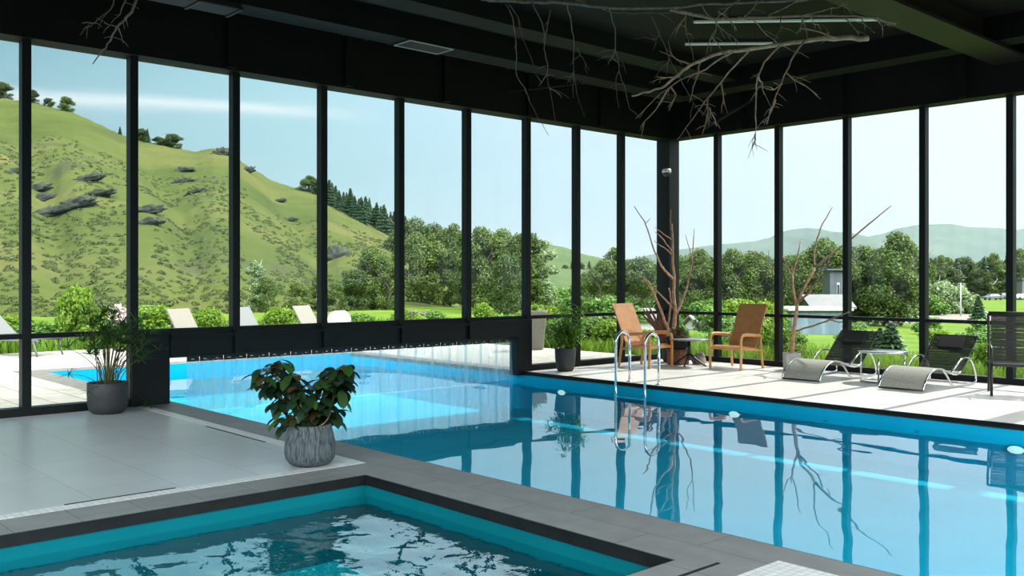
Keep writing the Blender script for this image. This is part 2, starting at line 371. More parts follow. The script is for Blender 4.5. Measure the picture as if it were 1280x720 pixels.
# slate copings around the pools
cp = MB()
cp.box(-.0, PY0 - .38, -T, SX0 - .38, PY0, .0).box(SX0 - .38, SY1, -T, SX1 + .38, PY0, .0).box(SX1 + .38, PY0 - .38, -T, XR, PY0, .0)
cp.box(SX0 - .38, SY0 - .38, -T, SX0, SY1, .0).box(SX1, SY0 - .38, -T, SX1 + .38, SY1, .0).box(SX0, SY0 - .38, -T, SX1, SY0, 0)
struct(cp, 'floor_coping', M['slate'])
ed = MB()   # dark stone edge standing at the water
e = .012
ed.box(0, PY0, -.062, PX1, PY0 + e, -.002).box(0, PY1 - e, -.05, PX1, PY1 + .02, .002)
ed.box(SX0, SY1 - e, -.075, SX1, SY1, -.002).box(SX0, SY0, -.075, SX0 + e, SY1 - e, -.002).box(SX1 - e, SY0, -.075, SX1, SY1 - e, -.002)
struct(ed, 'trim_pool_edge', M['slateface'])
# mosaic border between coping and tiles, and a mosaic drain field
mo = MB()
mo.box(.0, PY0 - .50, -.02, SX0 - .38, PY0 - .38, .0025).box(SX0 - .50, SY0, -.02, SX0 - .38, PY0 - .5, .0025)
mo.box(SX1 + .38, PY0 - .50, -.02, SX1 + .86, PY0 - .24, .003).box(SX1 + .38, SY0, -.02, SX1 + .50, PY0 - .5, .003)
struct(mo, 'trim_mosaic_border', M['mosaic'])
dr = MB()
dr.box(SX0 - .53, -12.2, -.01, SX0 - .512, -11.45, .0032).box(2.05, PY0 - .53, -.01, 3.3, PY0 - .512, .0032).box(SX1 + .18, SY1 - .30, -.01, SX1 + .2, SY1 + .12, .0032)
struct(dr, 'floor_drain_slot', M['slateface'])

def basin(name, x0, y0, x1, y1, zb, mat, wall=.12, step=None):
    b = MB()
    b.box(x0 - wall, y0 - wall, zb - .1, x1 + wall, y1 + wall, zb)
    top = -T - .002
    b.box(x0 - wall, y0 - wall, zb, x0, y1 + wall, top).box(x1, y0 - wall, zb, x1 + wall, y1 + wall, top)
    b.box(x0, y0 - wall, zb, x1, y0, top).box(x0, y1, zb, x1, y1 + wall, top)
    if step: b.box(*step)
    return struct(b, name, mat)
PZ = -.60
struct(MB().box(SX0, SY0, -.618, SX1, SY1, -.606), 'floor_spa_bottom', pmat('pale_teal_spa_floor', (.01, .60, .68, 1), .06, 2, .6, spec=.05))
M['outcoping'] = pmat('grey_outdoor_coping', (.15, .145, .125, 1), .2, 6, .8)
basin('floor_pool_basin', PX0, PY0, PX1, PY1, PZ, M['poolwall'])
basin('floor_spa_basin', SX0, SY0, SX1, SY1, -.62, M['spawall'], step=(SX0, SY1 - .28, -.62, SX1, SY1, -.30))

def water_sheet(name, x0, y0, x1, y1, nx, ny, fz, mat):
    xs = np.linspace(x0, x1, nx); ys = np.linspace(y0, y1, ny); m = MB()
    m.v = [(x, y, fz(x, y)) for y in ys for x in xs]
    m.f = [(j * nx + i, j * nx + i + 1, (j + 1) * nx + i + 1, (j + 1) * nx + i) for j in range(ny - 1) for i in range(nx - 1)]
    return struct(m, name, mat, smooth=True)
water_sheet('water_main_pool', PX0, PY0 + e, PX1, PY1 - e, 140, 50,
            lambda x, y: WZ + .0009 * noise.noise((x * 1.1, y * 1.6, 3.)) + .0004 * noise.noise((x * 3.2, y * 4, 1.)), M['water'])
def spa_z(x, y):
    dn = min(SY1 - y, 3.0); dl = min(x - SX0, 3.0)
    q = .10 * noise.noise((x * 2.2, y * 2.2, 4.))
    z = .030 * max(math.exp(-((dn + q * min(1, dn * 2)) / .44) ** 2), math.exp(-((dl + q * min(1, dl * 2)) / .44) ** 2))
    k = min(1, max(0, (min(dn, dl) - .15) / .5))
    z += k * (.010 * noise.noise((x * 1.7, y * 1.9, 5.)) + .0085 * noise.noise((x * 4.4, y * 4.9, 2.)) + .0016 * noise.noise((x * 13, y * 14, 9.)))
    return SWZ - .02 + z
water_sheet('water_spa_pool', SX0 + e, SY0, SX1 - e, SY1 - e, 220, 300, spa_z, M['spawater'])

# ---- left glass wall (x=0) and right glass wall (y=0)
LB = [-11.21, -10.05, -8.77, -7.50, -6.22, -4.96, -3.70, -2.53, -1.37]
LBALL = [-16.0, -14.9, -13.7, -12.45] + LB
RB = [1.11, 2.36, 3.61, 4.85, 6.09]
RBALL = RB + [7.34, 8.58, 9.82, 11.06, 12.3]
RAIL = .84
struct(MB().box(-.16, WL, HZ, .17, .16, CZ), 'wall_left_header', M['ceil'])
struct(MB().box(.17, -.17, HZ, XR, .16, CZ), 'wall_right_header', M['ceil'])
k = 0
for y in LBALL[:]:
    k += 1; struct(MB().box(-.065, y - .048, RAIL - .01 if -9.7 < y < -3.9 else 0.0, .065, y + .048, HZ), 'trim_%d' % k, M['frame'], bevel=.006)
for x in RBALL:
    k += 1
    w = .048 if x != 7.34 else .16
    struct(MB().box(x - w, -.065, 0.0, x + w, .065, HZ), 'trim_%d' % k, M['frame'], bevel=.006)
struct(MB().box(-.16, -.17, 0.0, .14, .14, HZ), 'pillar_corner', M['frame'], bevel=.01)
# horizontal rails and sills
OY0, OY1 = -9.64, -3.98       # swim-through opening
r_ = MB(); r_.box(-.045, WL, RAIL, .045, -.17, RAIL + .055)
struct(r_, 'trim_rail_left', M['frame'])
struct(MB().box(.14, -.045, RAIL, XR, .045, RAIL + .05), 'trim_rail_right', M['frame'])
struct(MB().box(-.09, WL, 0.0, .07, -10.09, .09).box(-.09, -3.66, 0, .07, -.17, .09), 'sill_left', M['frame'])
struct(MB().box(.14, -.07, 0.0, XR, .09, .09), 'sill_right', M['frame'])
struct(MB().box(-.10, -10.09, -T, .10, OY0, RAIL), 'pillar_opening_near', M['frame'], bevel=.008)
struct(MB().box(-.10, OY1, -T, .10, -3.66, RAIL), 'pillar_opening_far', M['frame'], bevel=.008)
bm = MB(); bm.box(-.10, OY0, .56, .12, OY1, RAIL)
struct(bm, 'beam_over_opening', M['frame'], bevel=.01)
fl_ = MB(); fl_.box(.12, OY0, RAIL - .055, .16, OY1, RAIL - .02)
for y in (-8.77, -7.5, -6.22, -4.96): fl_.box(.12, y - .07, .57, .165, y + .07, RAIL)
struct(fl_, 'beam_ribs', M['frame'])
# panes
n = 0
ys = LBALL + [-.17]
for a, b in zip(ys[:-1], ys[1:]):
    n += 1
    o = struct(MB().box(-.036, a + .04, RAIL + .055, -.028, b - (.04 if b != -.17 else 0), HZ), 'window_%d' % n, M['glass'])
    if not (a > -10.2 and b < -3.6):
        MB().box(-.036, a + .04, .09, -.028, b - (.04 if b != -.17 else 0), RAIL).build('lower_pane', M['glass'], o)
xs = [.14] + RBALL + [XR]
for a, b in zip(xs[:-1], xs[1:]):
    n += 1
    wa = 0 if a == .14 else (.16 if a == 7.34 else .04); wb = .16 if b == 7.34 else (0 if b == XR else .04)
    o = struct(MB().box(a + wa, .028, RAIL + .05, b - wb, .036, HZ), 'window_%d' % n, M['glass'])
    MB().box(a + wa, .028, .09, b - wb, .036, RAIL).build('lower_pane', M['glass'], o)

# ---- ceiling
ce = MB(); ce.box(-.16, WL, CZ, XR, .16, CZ + .12)
struct(ce, 'ceiling', M['ceil'])
rib = MB()
yy = WL
while yy < -.3:
    rib.box(.17, yy, CZ - .03, .95, yy + .10, CZ); yy += .16
xx = .95
while xx < XR - .2:
    rib.box(xx, -.95, CZ - .03, xx + .1, -.17, CZ); xx += .16
struct(rib, 'ceiling_ribbed_deck', M['deckmetal'])
struct(MB().box(.95, WL, CZ - .32, 1.35, -1.35, CZ).box(.95, -1.35, CZ - .32, XR, -.95, CZ), 'beam_perimeter', M['ceil'])
struct(MB().box(5.92, WL, 4.52, 6.42, -.17, 4.56).box(6.10, WL, 4.56, 6.24, -.17, CZ), 'beam_main', M['beam'])
struct(MB().box(2.05, WL, CZ - .22, 2.45, -1.35, CZ), 'beam_secondary', M['ceil'])
for y in (-7.05, -6.75, -6.45, -6.0, -5.1, -4.6, -4.2, -3.2, -2.2):
    pass
xr = MB()
for y in (-7.3, -6.95, -6.55, -5.55, -4.3, -3.9, -3.2, -2.6): xr.box(.17, y, CZ - .10, .95, y + .05, CZ - .03)
for x in (2.6, 3.2, 3.35, 4.9): xr.box(x, -.95, CZ - .10, x + .05, -.17, CZ - .03)
struct(xr, 'ceiling_cross_ribs', M['beam'])
br = MB()
br.tube([at(880, 160, 16.2), at(962, 112, 16.0)], .035, 8).tube([at(1127, 78, 14.9), at(1285, 116, 13.2)], .03, 8)
br.tube([at(355, 43, 12.4), at(500, 97, 13.6)], .03, 8)
struct(br, 'beam_diagonal_braces', M['beam'], smooth=True)
struct(MB().tube([at(622, 116, 14.9), at(722, 105, 14.7), at(724, 97, 14.7)], .018, 8), 'trim_conduit', M['beam'])
# corner upstand panels on the fascia
fp = MB()
for y in (-8.9, -7.2, -5.5, -3.8, -2.1): fp.box(.17, y - .06, HZ + .02, .23, y + .06, CZ)
for x in (1.7, 3.6, 5.5, 7.4): fp.box(x - .06, -.23, HZ + .02, x + .06, -.17, CZ)
struct(fp, 'beam_fascia_posts', M['ceil'])

# ---- lights, vents and duct under the ceiling
def linear_lamp(a, b, label):
    a = Vector(a); b = Vector(b); t = thing('linear_lamp', label, 'ceiling lamp', (a + b) / 2, 0, 'linear ceiling lamps')
    d = (b - a) / 2
    MB().bar(-d, d, .09, .05).build('housing', M['darkmetal'], t)
    MB().bar(-d * .99 + Vector((0, 0, -.035)), d * .99 + Vector((0, 0, -.035)), .06, .025).build('diffuser', M['lampwhite'], t, bevel=.006)
    MB().tube([-d * .6 + Vector((0, 0, .02)), -d * .6 + Vector((0, 0, CZ - a.z))], .004, 6).build('hanger', M['darkmetal'], t)
    MB().tube([d * .6 + Vector((0, 0, .02)), d * .6 + Vector((0, 0, CZ - a.z))], .004, 6).build('hanger', M['darkmetal'], t)
linear_lamp(un(856, 52, 4.72), un(966, 51, 4.72), 'short white strip lamp behind the hanging branches, lower of the two')
linear_lamp(un(866, 24, 4.72), un(1100, 21, 4.72), 'long white strip lamp behind the hanging branches, upper of the two')
vc = un(530, 60, 4.55)
t = thing('ceiling_vent', 'black box ceiling vent with thin pale rectangular rim above the pool', 'vent', vc)
MB().box(-.16, -.34, .01, .16, .34, CZ - 4.55 - .03).build('housing', M['ceil'], t)
q = MB(); 
for (x0, y0, x1, y1) in ((-.18, -.36, .18, -.348), (-.18, .348, .18, .36), (-.18, -.348, -.168, .348), (.168, -.348, .18, .348)): q.box(x0, y0, 0, x1, y1, .014)
q.build('rim', M['concrete'], t)
q = MB()
for i in range(6): q.box(-.15 + .05 * i, -.34, .006, -.13 + .05 * i, .34, .016)
q.build('grille', M['darkmetal'], t)
vc = un(250, 4, 4.5) + Vector((-.1, 0, 0))
t = thing('air_duct', 'rectangular grey-edged air duct above the first window panes', 'duct', vc)
MB().box(-.18, -.9, .0, .18, .45, .07).build('casing', M['beam'], t, bevel=.01)
for y in (-.88, .445, -.035): MB().box(-.2, y - .018, -.012, .2, y + .018, .02).build('flange', M['deckmetal'], t)
# small white camera on the corner pillar
t = thing('security_camera', 'small white dome camera on the black corner pillar', 'camera', (.14, -.24, 3.47))
MB().lathe([(.0, .07), (.075, .07), (.085, .03), (.085, 0), (.07, -.0)], 20).build('base', M['white'], t, smooth=True)
MB().lathe([(.07, 0), (.072, -.03), (.05, -.07), (.0, -.085)], 20).build('dome', M['carglass'], t, smooth=True)
MB().box(-.02, .0, .02, .02, .09, .06).build('bracket', M['white'], t)

# ---- strip curtain in the opening
t = thing('strip_curtain', 'clear plastic strip curtain hanging over the swim-through opening', 'curtain', (0, 0, 0))
MB().box(-.03, OY0 + .02, .535, .0, OY1 - .01, .562).build('rail', M['darkmetal'], t)
ns = 34; pit = (OY1 - .06 - (OY0 + .26)) / ns
rs = random.Random(5)
for i in range(ns):
    y0 = OY0 + .26 + i * pit; w = pit * 1.16; off = .012 if i % 2 else -.012; tw = rs.uniform(-.035, .035)
    m = MB(); nz, nw = 6, 4
    for side in (0, 1):
        for a in range(nz + 1):
            for b in range(nw + 1):
                zz = .50 - (.50 - WZ - .012) * a / nz; u = b / nw
                bow = .010 * math.sin(math.pi * u) + tw * (u - .5) * (a / nz) + .006 * math.sin(a * 1.3 + i)
                m.v.append((-.015 + off + bow + side * .003, y0 + w * u, zz))
    o_ = (nz + 1) * (nw + 1)
    for a in range(nz):
        for b in range(nw):
            p0 = a * (nw + 1) + b
            m.f += [(p0, p0 + 1, p0 + nw + 2, p0 + nw + 1)]
    m.v = m.v[:o_]
    so_ = m.build('strip', M['pvc'], t, smooth=True)
    MB().box(-.030 + off, y0 + .003, .478, -.002 + off, y0 + pit - .003, .540).build('clamp', M['darkmetal'], so_)
    MB().box(-.012, y0 + pit * .25, .505, .012, y0 + pit * .5, .512).build('hook', M['chrome'], so_)

# ---- pool fittings
pr_ = [(.98, 'near the glass wall opening'), (4.12, 'below the armchair facing the pool'), (7.53, 'below the mesh chair')]
for x, w in pr_:
    t = thing('pool_light', 'white round pool light in the far pool wall ' + w, 'pool light', (x, PY1 - .001, -.26), 0, 'underwater pool lights')
    m = MB().lathe([(0, 0), (.085, 0), (.085, .02), (.07, .035), (0, .04)], 24); m.v = [(a, -c, b * .5) for a, b, c in m.v]
    m.build('lens', M['lens'], t, smooth=True)
    m = MB().lathe([(.086, 0), (.105, 0), (.105, .018), (.086, .024)], 24); m.v = [(a, -c, b * .5) for a, b, c in m.v]
    m.build('ring', M['chrome'], t, smooth=True)
for i, x in enumerate((2.0, 5.4, 6.5)):
    m = MB().lathe([(0, 0), (.03, 0), (.03, .008), (.02, .012), (0, .012)], 16); m.v = [(a, -c, b * .5) for a, b, c in m.v]
    o = m.build('pool_inlet', M['poolfit'], None, loc=(x, PY1 - .001, -.2))
    tag(o, ['round dark inlet under the bathing ladder side of the pool', 'round dark inlet in pool wall between ladder and mesh chair', 'round dark inlet in pool wall nearest the mesh chair'][i], 'pool inlet', 'pool inlets')
t = thing('pool_ladder', 'stainless steel pool ladder with two looped handrails', 'ladder', (0, 0, 0))
for x in (2.22, 2.76):
    pts = [(x, -3.72, 0)]
    pts += [(x, -3.72, .5)]
    for i in range(1, 12):
        a = math.pi * i / 12; pts.append((x, -3.87 + .15 * math.cos(a), .56 + .17 * math.sin(a)))
    pts += [(x, -4.02, .5), (x, -4.02, .0), (x, -4.02, PZ + .03)]
    r = MB().tube(pts, .021, 12).build('handrail', M['chrome'], t, smooth=True)
    MB().lathe([(.0, 0), (.045, 0), (.045, .008), (.025, .014), (.022, .02)], 16, (x, -3.72, 0)).build('flange', M['chrome'], r, smooth=True)
for z in (-.19, -.40):
    MB().box(2.22, -4.06, z - .012, 2.76, -3.98, z + .012).build('step', M['chrome'], t, bevel=.008)

# ================================================================== FURNITURE
def arc(c, r, a0, a1, n, plane='yz'):
    return [(c[0] + r * math.cos(R(a0 + (a1 - a0) * i / n)), c[1] + r * math.sin(R(a0 + (a1 - a0) * i / n))) for i in range(n + 1)]
def smooth_pts(P, it=2):
    P = [Vector(p) for p in P]
    for _ in range(it):
        Q = [P[0]]
        for a, b in zip(P[:-1], P[1:]): Q += [a * .75 + b * .25, a * .25 + b * .75]
        P = Q + [P[-1]]
    return P

def armchair(label, loc, rz):     # faces local -y
    t = thing('armchair', label, 'chair', loc, rz, 'tan leather armchairs')
    seat = [(-.29, .335), (-.27, .375), (-.18, .38), (-.02, .36), (.12, .335), (.20, .34)]
    back = [(.19, .35), (.25, .43), (.33, .60), (.43, .82), (.525, 1.01), (.55, 1.06)]
    sm = lambda P: [(p.x, p.y) for p in smooth_pts([(a, b, 0) for a, b in P])]
    MB().sweep(sm(seat), -.26, .26, .022).build('seat', M['leather'], t, smooth=False)
    MB().sweep(sm(back), -.265, .265, .02).build('backrest', M['leather'], t)
    for sx in (-1, 1):
        x = sx * .295
        arm = smooth_pts([(x, -.31, 0), (x, -.315, .30), (x, -.315, .50), (x, -.27, .575), (x, -.10, .575), (x, .10, .555), (x, .27, .545)], 3)
        MB().tube(arm, .019, 8, flat=1.5).build('arm_frame', M['bentwood'], t, smooth=True)
        leg = smooth_pts([(x, .36, 0), (x, .32, .22), (x, .285, .42), (x, .30, .56)], 2)
        MB().tube(leg, .018, 8, flat=1.4).build('leg', M['bentwood'], t, smooth=True)
        MB().tube([(x, -.31, .345), (x, -.1, .335), (x, .31, .30)], .016, 8).build('side_rail', M['bentwood'], t, smooth=True)
    MB().bar((-.30, -.29, .345), (.30, -.29, .345), .03, .045).build('front_rail', M['bentwood'], t, bevel=.005)
    MB().bar((-.30, .30, .30), (.30, .30, .30), .025, .04).build('back_rail', M['bentwood'], t, bevel=.005)
    return t
armchair('tan leather armchair with bentwood arms just behind the pool ladder', (.86, -1.70, 0), R(90))
armchair('tan leather armchair with bentwood arms beside the white potted branch, facing the pool', (2.07, -.84, 0), R(2))

t = thing('bistro_table', 'round grey table with black splayed legs between the tan armchairs', 'table', (1.32, -1.12, 0))
MB().lathe([(0, .445), (.32, .445), (.335, .452), (.335, .464), (.325, .47), (0, .47)], 40).build('tabletop', M['tabletop'], t, smooth=False)
MB().tube([(0, 0, .10), (0, 0, .445)], .028, 12).build('column', M['darkmetal'], t, smooth=True)
for k3 in range(4):
    a = R(20 + 90 * k3); c_, s_ = math.cos(a), math.sin(a)
    MB().tube([(0, 0, .22), (.06 * c_, .06 * s_, .17), (.24 * c_, .24 * s_, .04), (.30 * c_, .30 * s_, .012)], [.02, .019, .015, .013], 8).build('leg', M['darkmetal'], t, smooth=True)

def lounger(label, loc):          # foot end at local -y
    t = thing('sun_lounger', label, 'sun lounger', loc, 0, 'curved grey sling loungers')
    foot = smooth_pts([(-1.0, .04, 0), (-.95, .13, 0), (-.80, .25, 0), (-.58, .30, 0), (-.38, .27, 0), (-.16, .20, 0), (.06, .17, 0), (.18, .20, 0)], 3)
    back = smooth_pts([(.17, .19, 0), (.30, .28, 0), (.46, .43, 0), (.74, .665, 0)], 3)
    f2 = [(p.x, p.y) for p in foot]; b2 = [(p.x, p.y) for p in back]
    MB().sweep(f2, -.285, .285, .012).build('seat', M['sling'], t)
    MB().sweep(b2, -.285, .285, .012).build('backrest', M['lounger_mesh'], t)
    h0 = [(p.x - .012, p.y + .022) for p in back if p.x > .50 and p.x < .70]
    MB().sweep(h0, -.17, .17, .035).build('headrest', M['headrest'], t, bevel=.008)
    for sx in (-1, 1):
        x = sx * .30
        MB().tube([(x, p[0], p[1]) for p in f2[::3] + [f2[-1]]], .013, 8).build('seat_tube', M['chrome'], t, smooth=True)
        MB().tube([(x, p[0], p[1]) for p in b2[::3] + [b2[-1]]], .013, 8).build('back_tube', M['darkmetal'], t, smooth=True)
        ax = sx * .325
        P = smooth_pts([(x, -.40, .265), (ax, -.30, .16), (ax, -.18, .035), (ax, .02, .014), (ax, .50, .014), (ax, .64, .03), (ax, .62, .16), (ax, .50, .34), (ax, .30, .40), (ax, .08, .37), (ax, -.06, .28), (x, -.16, .205)], 3)
        MB().tube(P, .014, 8).build('arm_loop', M['chrome'], t, smooth=True)
    MB().tube([(-.30, -1.0, .03), (.30, -1.0, .03)], .013, 8).build('foot_bar', M['darkmetal'], t, smooth=True)
    MB().tube([(-.30, .74, .665), (.30, .74, .665)], .012, 8).build('head_bar', M['darkmetal'], t, smooth=True)
    MB().tube([(-.325, .50, .014), (.325, .50, .014)], .012, 8).build('cross_bar', M['chrome'], t, smooth=True)
    return t
lounger('curved grey sling lounger between the white potted branch and the chrome table', (3.92, -.93, .002))
lounger('curved grey sling lounger between the chrome table and the black mesh chair', (5.42, -.97, .002))

t = thing('side_table', 'round chrome side table between the two sun loungers', 'table', (4.70, -1.0, 0))
MB().lathe([(0, .425), (.33, .425), (.34, .43), (.34, .445), (.33, .45), (0, .45)], 40).build('tabletop', M['white'], t)
MB().lathe([(.333, .422), (.345, .428), (.347, .438), (.345, .448), (.338, .452)], 40).build('rim', M['chrome'], t, smooth=True)
ring = [(.30 * math.cos(R(a)), .30 * math.sin(R(a)), .013) for a in range(0, 361, 12)]
MB().tube(ring, .012, 8, cap=False).build('base_ring', M['chrome'], t, smooth=True)
for a in (-150, -75, 40):
    MB().tube([(.30 * math.cos(R(a)), .30 * math.sin(R(a)), .013), (.30 * math.cos(R(a)), .30 * math.sin(R(a)), .425)], .012, 10).build('leg', M['chrome'], t, smooth=True)

# black mesh armchair at the right edge
t = thing('mesh_chair', 'black armchair with see-through mesh back by the pool', 'chair', (6.60, -1.24, 0), R(24))
MB().sweep([(-.27, .40), (-.24, .425), (-.1, .42), (.10, .405), (.25, .41)], -.27, .27, .012).build('seat', M['mesh_fabric'], t)
bk = [(p.x, p.y) for p in smooth_pts([(.24, .41, 0), (.27, .46, 0), (.33, .72, 0), (.40, 1.0, 0), (.43, 1.04, 0)], 2)]
MB().sweep(bk, -.27, .27, .010).build('backrest', M['mesh_fabric'], t)
MB().tube([(-.30, .40, 1.03), (.30, .40, 1.03)], .03, 10).build('top_roll', M['headrest'], t, smooth=True)
MB().bar((-.29, -.27, .40), (.29, -.27, .40), .03, .04).build('front_rail', M['darkmetal'], t, bevel=.006)
MB().bar((-.29, .25, .40), (.29, .25, .40), .03, .03).build('back_rail', M['darkmetal'], t, bevel=.006)
for sx in (-1, 1):
    x = sx * .30
    MB().tube([(x, -.27, 0), (x, -.265, .41)], .017, 8).build('leg', M['darkmetal'], t, smooth=True)
    MB().tube(smooth_pts([(x, .34, 0), (x, .29, .25), (x, .27, .45), (x, .34, .75), (x, .40, 1.03)], 2), .016, 8).build('back_post', M['darkmetal'], t, smooth=True)
    MB().bar((x, -.27, .405), (x, .27, .40), .025, .035).build('side_rail', M['darkmetal'], t, bevel=.006)
    MB().tube(smooth_pts([(x, -.265, .42), (x, -.29, .55), (x, -.22, .63), (x, .05, .63), (x, .30, .62)], 2), .017, 8).build('arm', M['darkmetal'], t, smooth=True)

# ================================================================== PLANTS
def up_rand(rs, tilt):
    a = rs.uniform(0, 2 * math.pi); tl = rs.uniform(0, tilt)
    return Vector((math.sin(tl) * math.cos(a), math.sin(tl) * math.sin(a), math.cos(tl)))

def pot_round(t, prof, mat, soil_r, soil_z, n=40, rib=0):
    m = MB().lathe(prof, n)
    if rib:
        m.v = [(x * (1 + rib * math.sin(math.atan2(y, x) * 28)), y * (1 + rib * math.sin(math.atan2(y, x) * 28)), z) for x, y, z in m.v]
    m.build('pot', mat, t, smooth=True)
    MB().lathe([(0, soil_z), (soil_r, soil_z), (soil_r, soil_z - .02), (0, soil_z - .02)], 24).build('soil', M['soil'], t)

# papyrus by the left glass wall
t = thing('potted_papyrus', 'umbrella papyrus in a charcoal pot beside the left glass wall', 'plant', (.40, -10.47, 0))
pot_round(t, [(0, 0), (.15, 0), (.19, .03), (.21, .10), (.215, .20), (.215, .335), (.21, .345), (.195, .345), (.19, .33), (.19, .28), (0, .28)], M['charcoal'], .19, .30)
rs = random.Random(11)
st_list = []
for i in range(42):
    a = rs.uniform(0, 2 * math.pi); r0 = rs.uniform(0, .11); reach = rs.uniform(.05, .46); hh = rs.uniform(.45, .93) - reach * .3
    st_list.append((a, r0, reach, hh))
def papyrus_stalk(t, a, r0, reach, hh, z0=.29, nl=24, Ls=.24):
    c_, s_ = math.cos(a), math.sin(a)
    if c_ < 0: reach = min(reach, .10 / -c_)
    P = [Vector((r0 * c_, r0 * s_, z0))]
    for k_ in range(1, 7):
        u = k_ / 6; P.append(Vector(((r0 + reach * u ** 1.8) * c_, (r0 + reach * u ** 1.8) * s_, z0 + hh * u - .06 * u ** 4)))
    st = MB().tube(P, [.0045] * 4 + [.0035, .003, .0025], 6).build('stalk', M['papstem'], t, smooth=True)
    m = MB(); d0 = (P[-1] - P[-2]).normalized()
    for k_ in range(nl):
        v = Vector((math.cos(k_ * 2.4), math.sin(k_ * 2.4), rs.uniform(-.05, .75)));
        if P[-1].x < 0 and v.x < 0: v.x *= .35
        v = (v + d0 * .35).normalized()
        m.blade(P[-1], v, (0, 0, 1), Ls * rs.uniform(.7, 1.15), .017, rs.uniform(.2, .7), 4, .1, lambda u: (1 - u) ** .6 * min(1, .5 + 3 * u))
    m.build('leaf_umbel', M['papyrus'], st)
for s_ in st_list: papyrus_stalk(t, *s_)
papyrus_stalk(t, R(-45), .1, .34, .05, .3, 14, .15)
papyrus_stalk(t, R(75), .12, .40, .45, .3, 16, .22); papyrus_stalk(t, R(60), .1, .30, .55, .3, 16, .22)
papyrus_stalk(t, R(-110), .1, .33, .20, .3, 12, .17)
# a shed sprig of the same plant on the floor beside the black pillar
t2 = thing('papyrus_sprig', 'small green papyrus tuft at the foot of the black pillar', 'plant', (.22, -9.98, 0))
m = MB()
for k_ in range(26):
    a = rs.uniform(0, 6.28); v = Vector((math.cos(a), math.sin(a), rs.uniform(.2, 1.6))).normalized()
    m.blade((0, 0, .01), v, (0, 0, 1), rs.uniform(.16, .27), .012, rs.uniform(.5, 1.2), 4, .1)
m.build('leaves', M['papyrus'], t2)
MB().tube([(0, 0, 0), (.0, .0, .05)], .012, 6).build('stalk', M['papstem'], t2)

# croton on the pool corner
t = thing('potted_croton', 'broad-leaved croton in a ribbed grey pot at the coping corner', 'plant', (4.50, -10.30, 0))
pot_round(t, [(0, 0), (.125, 0), (.165, .02), (.193, .06), (.204, .11), (.200, .17), (.186, .24), (.170, .305), (.167, .325), (.155, .33), (.148, .32), (.15, .27), (0, .27)], M['ribbed'], .15, .29, 112, .012)
rs = random.Random(21)
RT = Vector((DL[1] * 0 + DR[0], DL[0], 0)).normalized()   # a horizontal axis across the plant
RT = Vector((.673, .74, 0)); FW = Vector((-.74, .673, 0))
def obov(u): return (math.sin(math.pi * min(1, u) ** 1.25) ** .75 if 0 < u < 1 else .06)
clus = [(-.36, .80, 6), (-.27, .86, 5), (-.24, .73, 8), (-.37, .68, 5), (-.13, .76, 7), (-.05, .66, 7), (-.18, .60, 8), (-.05, .52, 9), (-.27, .55, 5), (-.22, .42, 5), (.04, .46, 8),
        (.19, .80, 7), (.27, .82, 5), (.12, .72, 6), (.26, .70, 7), (.20, .62, 7), (.12, .55, 6), (.0, .60, 6), (.17, .45, 5), (.04, .38, 5), (-.08, .40, 6)]
fo = MB(); stm = []
for (cx_, cz_, nl) in clus:
    dp = rs.uniform(-.16, .16); tip = RT * cx_ * .97 + FW * dp + Vector((0, 0, cz_ - .02))
    stm.append(smooth_pts([(0, 0, .28), Vector((0, 0, .36)) * .6 + tip * .35 + Vector((0, 0, .05)), tip * .8 + Vector((0, 0, cz_ * .15)), tip], 1))
    a0 = rs.uniform(0, 6.28)
    for k_ in range(int(nl * 2.5)):
        a = a0 + k_ * 2.4; el = rs.uniform(-.6, .6)
        v = RT * math.cos(a) + FW * math.sin(a) + Vector((0, 0, el))
        fo.blade(tip + Vector((0, 0, -.035 * k_ / nl)), v, (0, 0, 1), rs.uniform(.12, .20), rs.uniform(.065, .095), rs.uniform(.6, 1.5), 6, .12, obov)
fo.build('foliage', M['croton'], t, smooth=True)
for P in stm[::2]: MB().tube(P, [.008] * (len(P) - 2) + [.005, .004], 6).build('stem', M['papstem'], t, smooth=True)
P = smooth_pts([(RT * .02)[:2] + (.28,), tuple(RT * .16 + Vector((0, 0, .36))), tuple(RT * .2 + Vector((0, 0, .62)))], 2)
MB().tube(P, .006, 6).build('stem', M['bark'], t, smooth=True)

# bushy plant by the far post
t = thing('potted_bamboo', 'bushy green plant in a dark tapered pot by the far pool end', 'plant', (.48, -3.28, 0))
pot_round(t, [(0, 0), (.115, 0), (.14, .03), (.165, .18), (.175, .36), (.168, .372), (.155, .372), (.15, .35), (0, .31)], M['charcoal'], .15, .33)
rs = random.Random(31); fo = MB()
for i in range(20):
    a = rs.uniform(0, 6.28); r0 = rs.uniform(0, .10); re = rs.uniform(.03, .30); hh = rs.uniform(.4, .80) - re * .3
    P = [Vector(((r0 + re * u ** 1.6) * math.cos(a), (r0 + re * u ** 1.6) * math.sin(a), .32 + hh * u)) for u in (0, .25, .5, .75, 1)]
    MB().tube(P, [.006, .005, .004, .003, .002], 5).build('stem', M['papstem'], t, smooth=True)
    for u in np.linspace(.25, 1, 13):
        j = min(3, int(u * 4)); p = P[j].lerp(P[j + 1], u * 4 - j)
        for _ in range(3):
            b_ = rs.uniform(0, 6.28); v = Vector((math.cos(b_), math.sin(b_), rs.uniform(-.1, .9)))
            fo.blade(p, v, (0, 0, 1), rs.uniform(.11, .21), .024, rs.uniform(.5, 1.4), 4, .1, lambda q: math.sin(math.pi * min(.98, .08 + .92 * q)) ** .8)
fo.build('foliage', M['bambooleaf'], t)

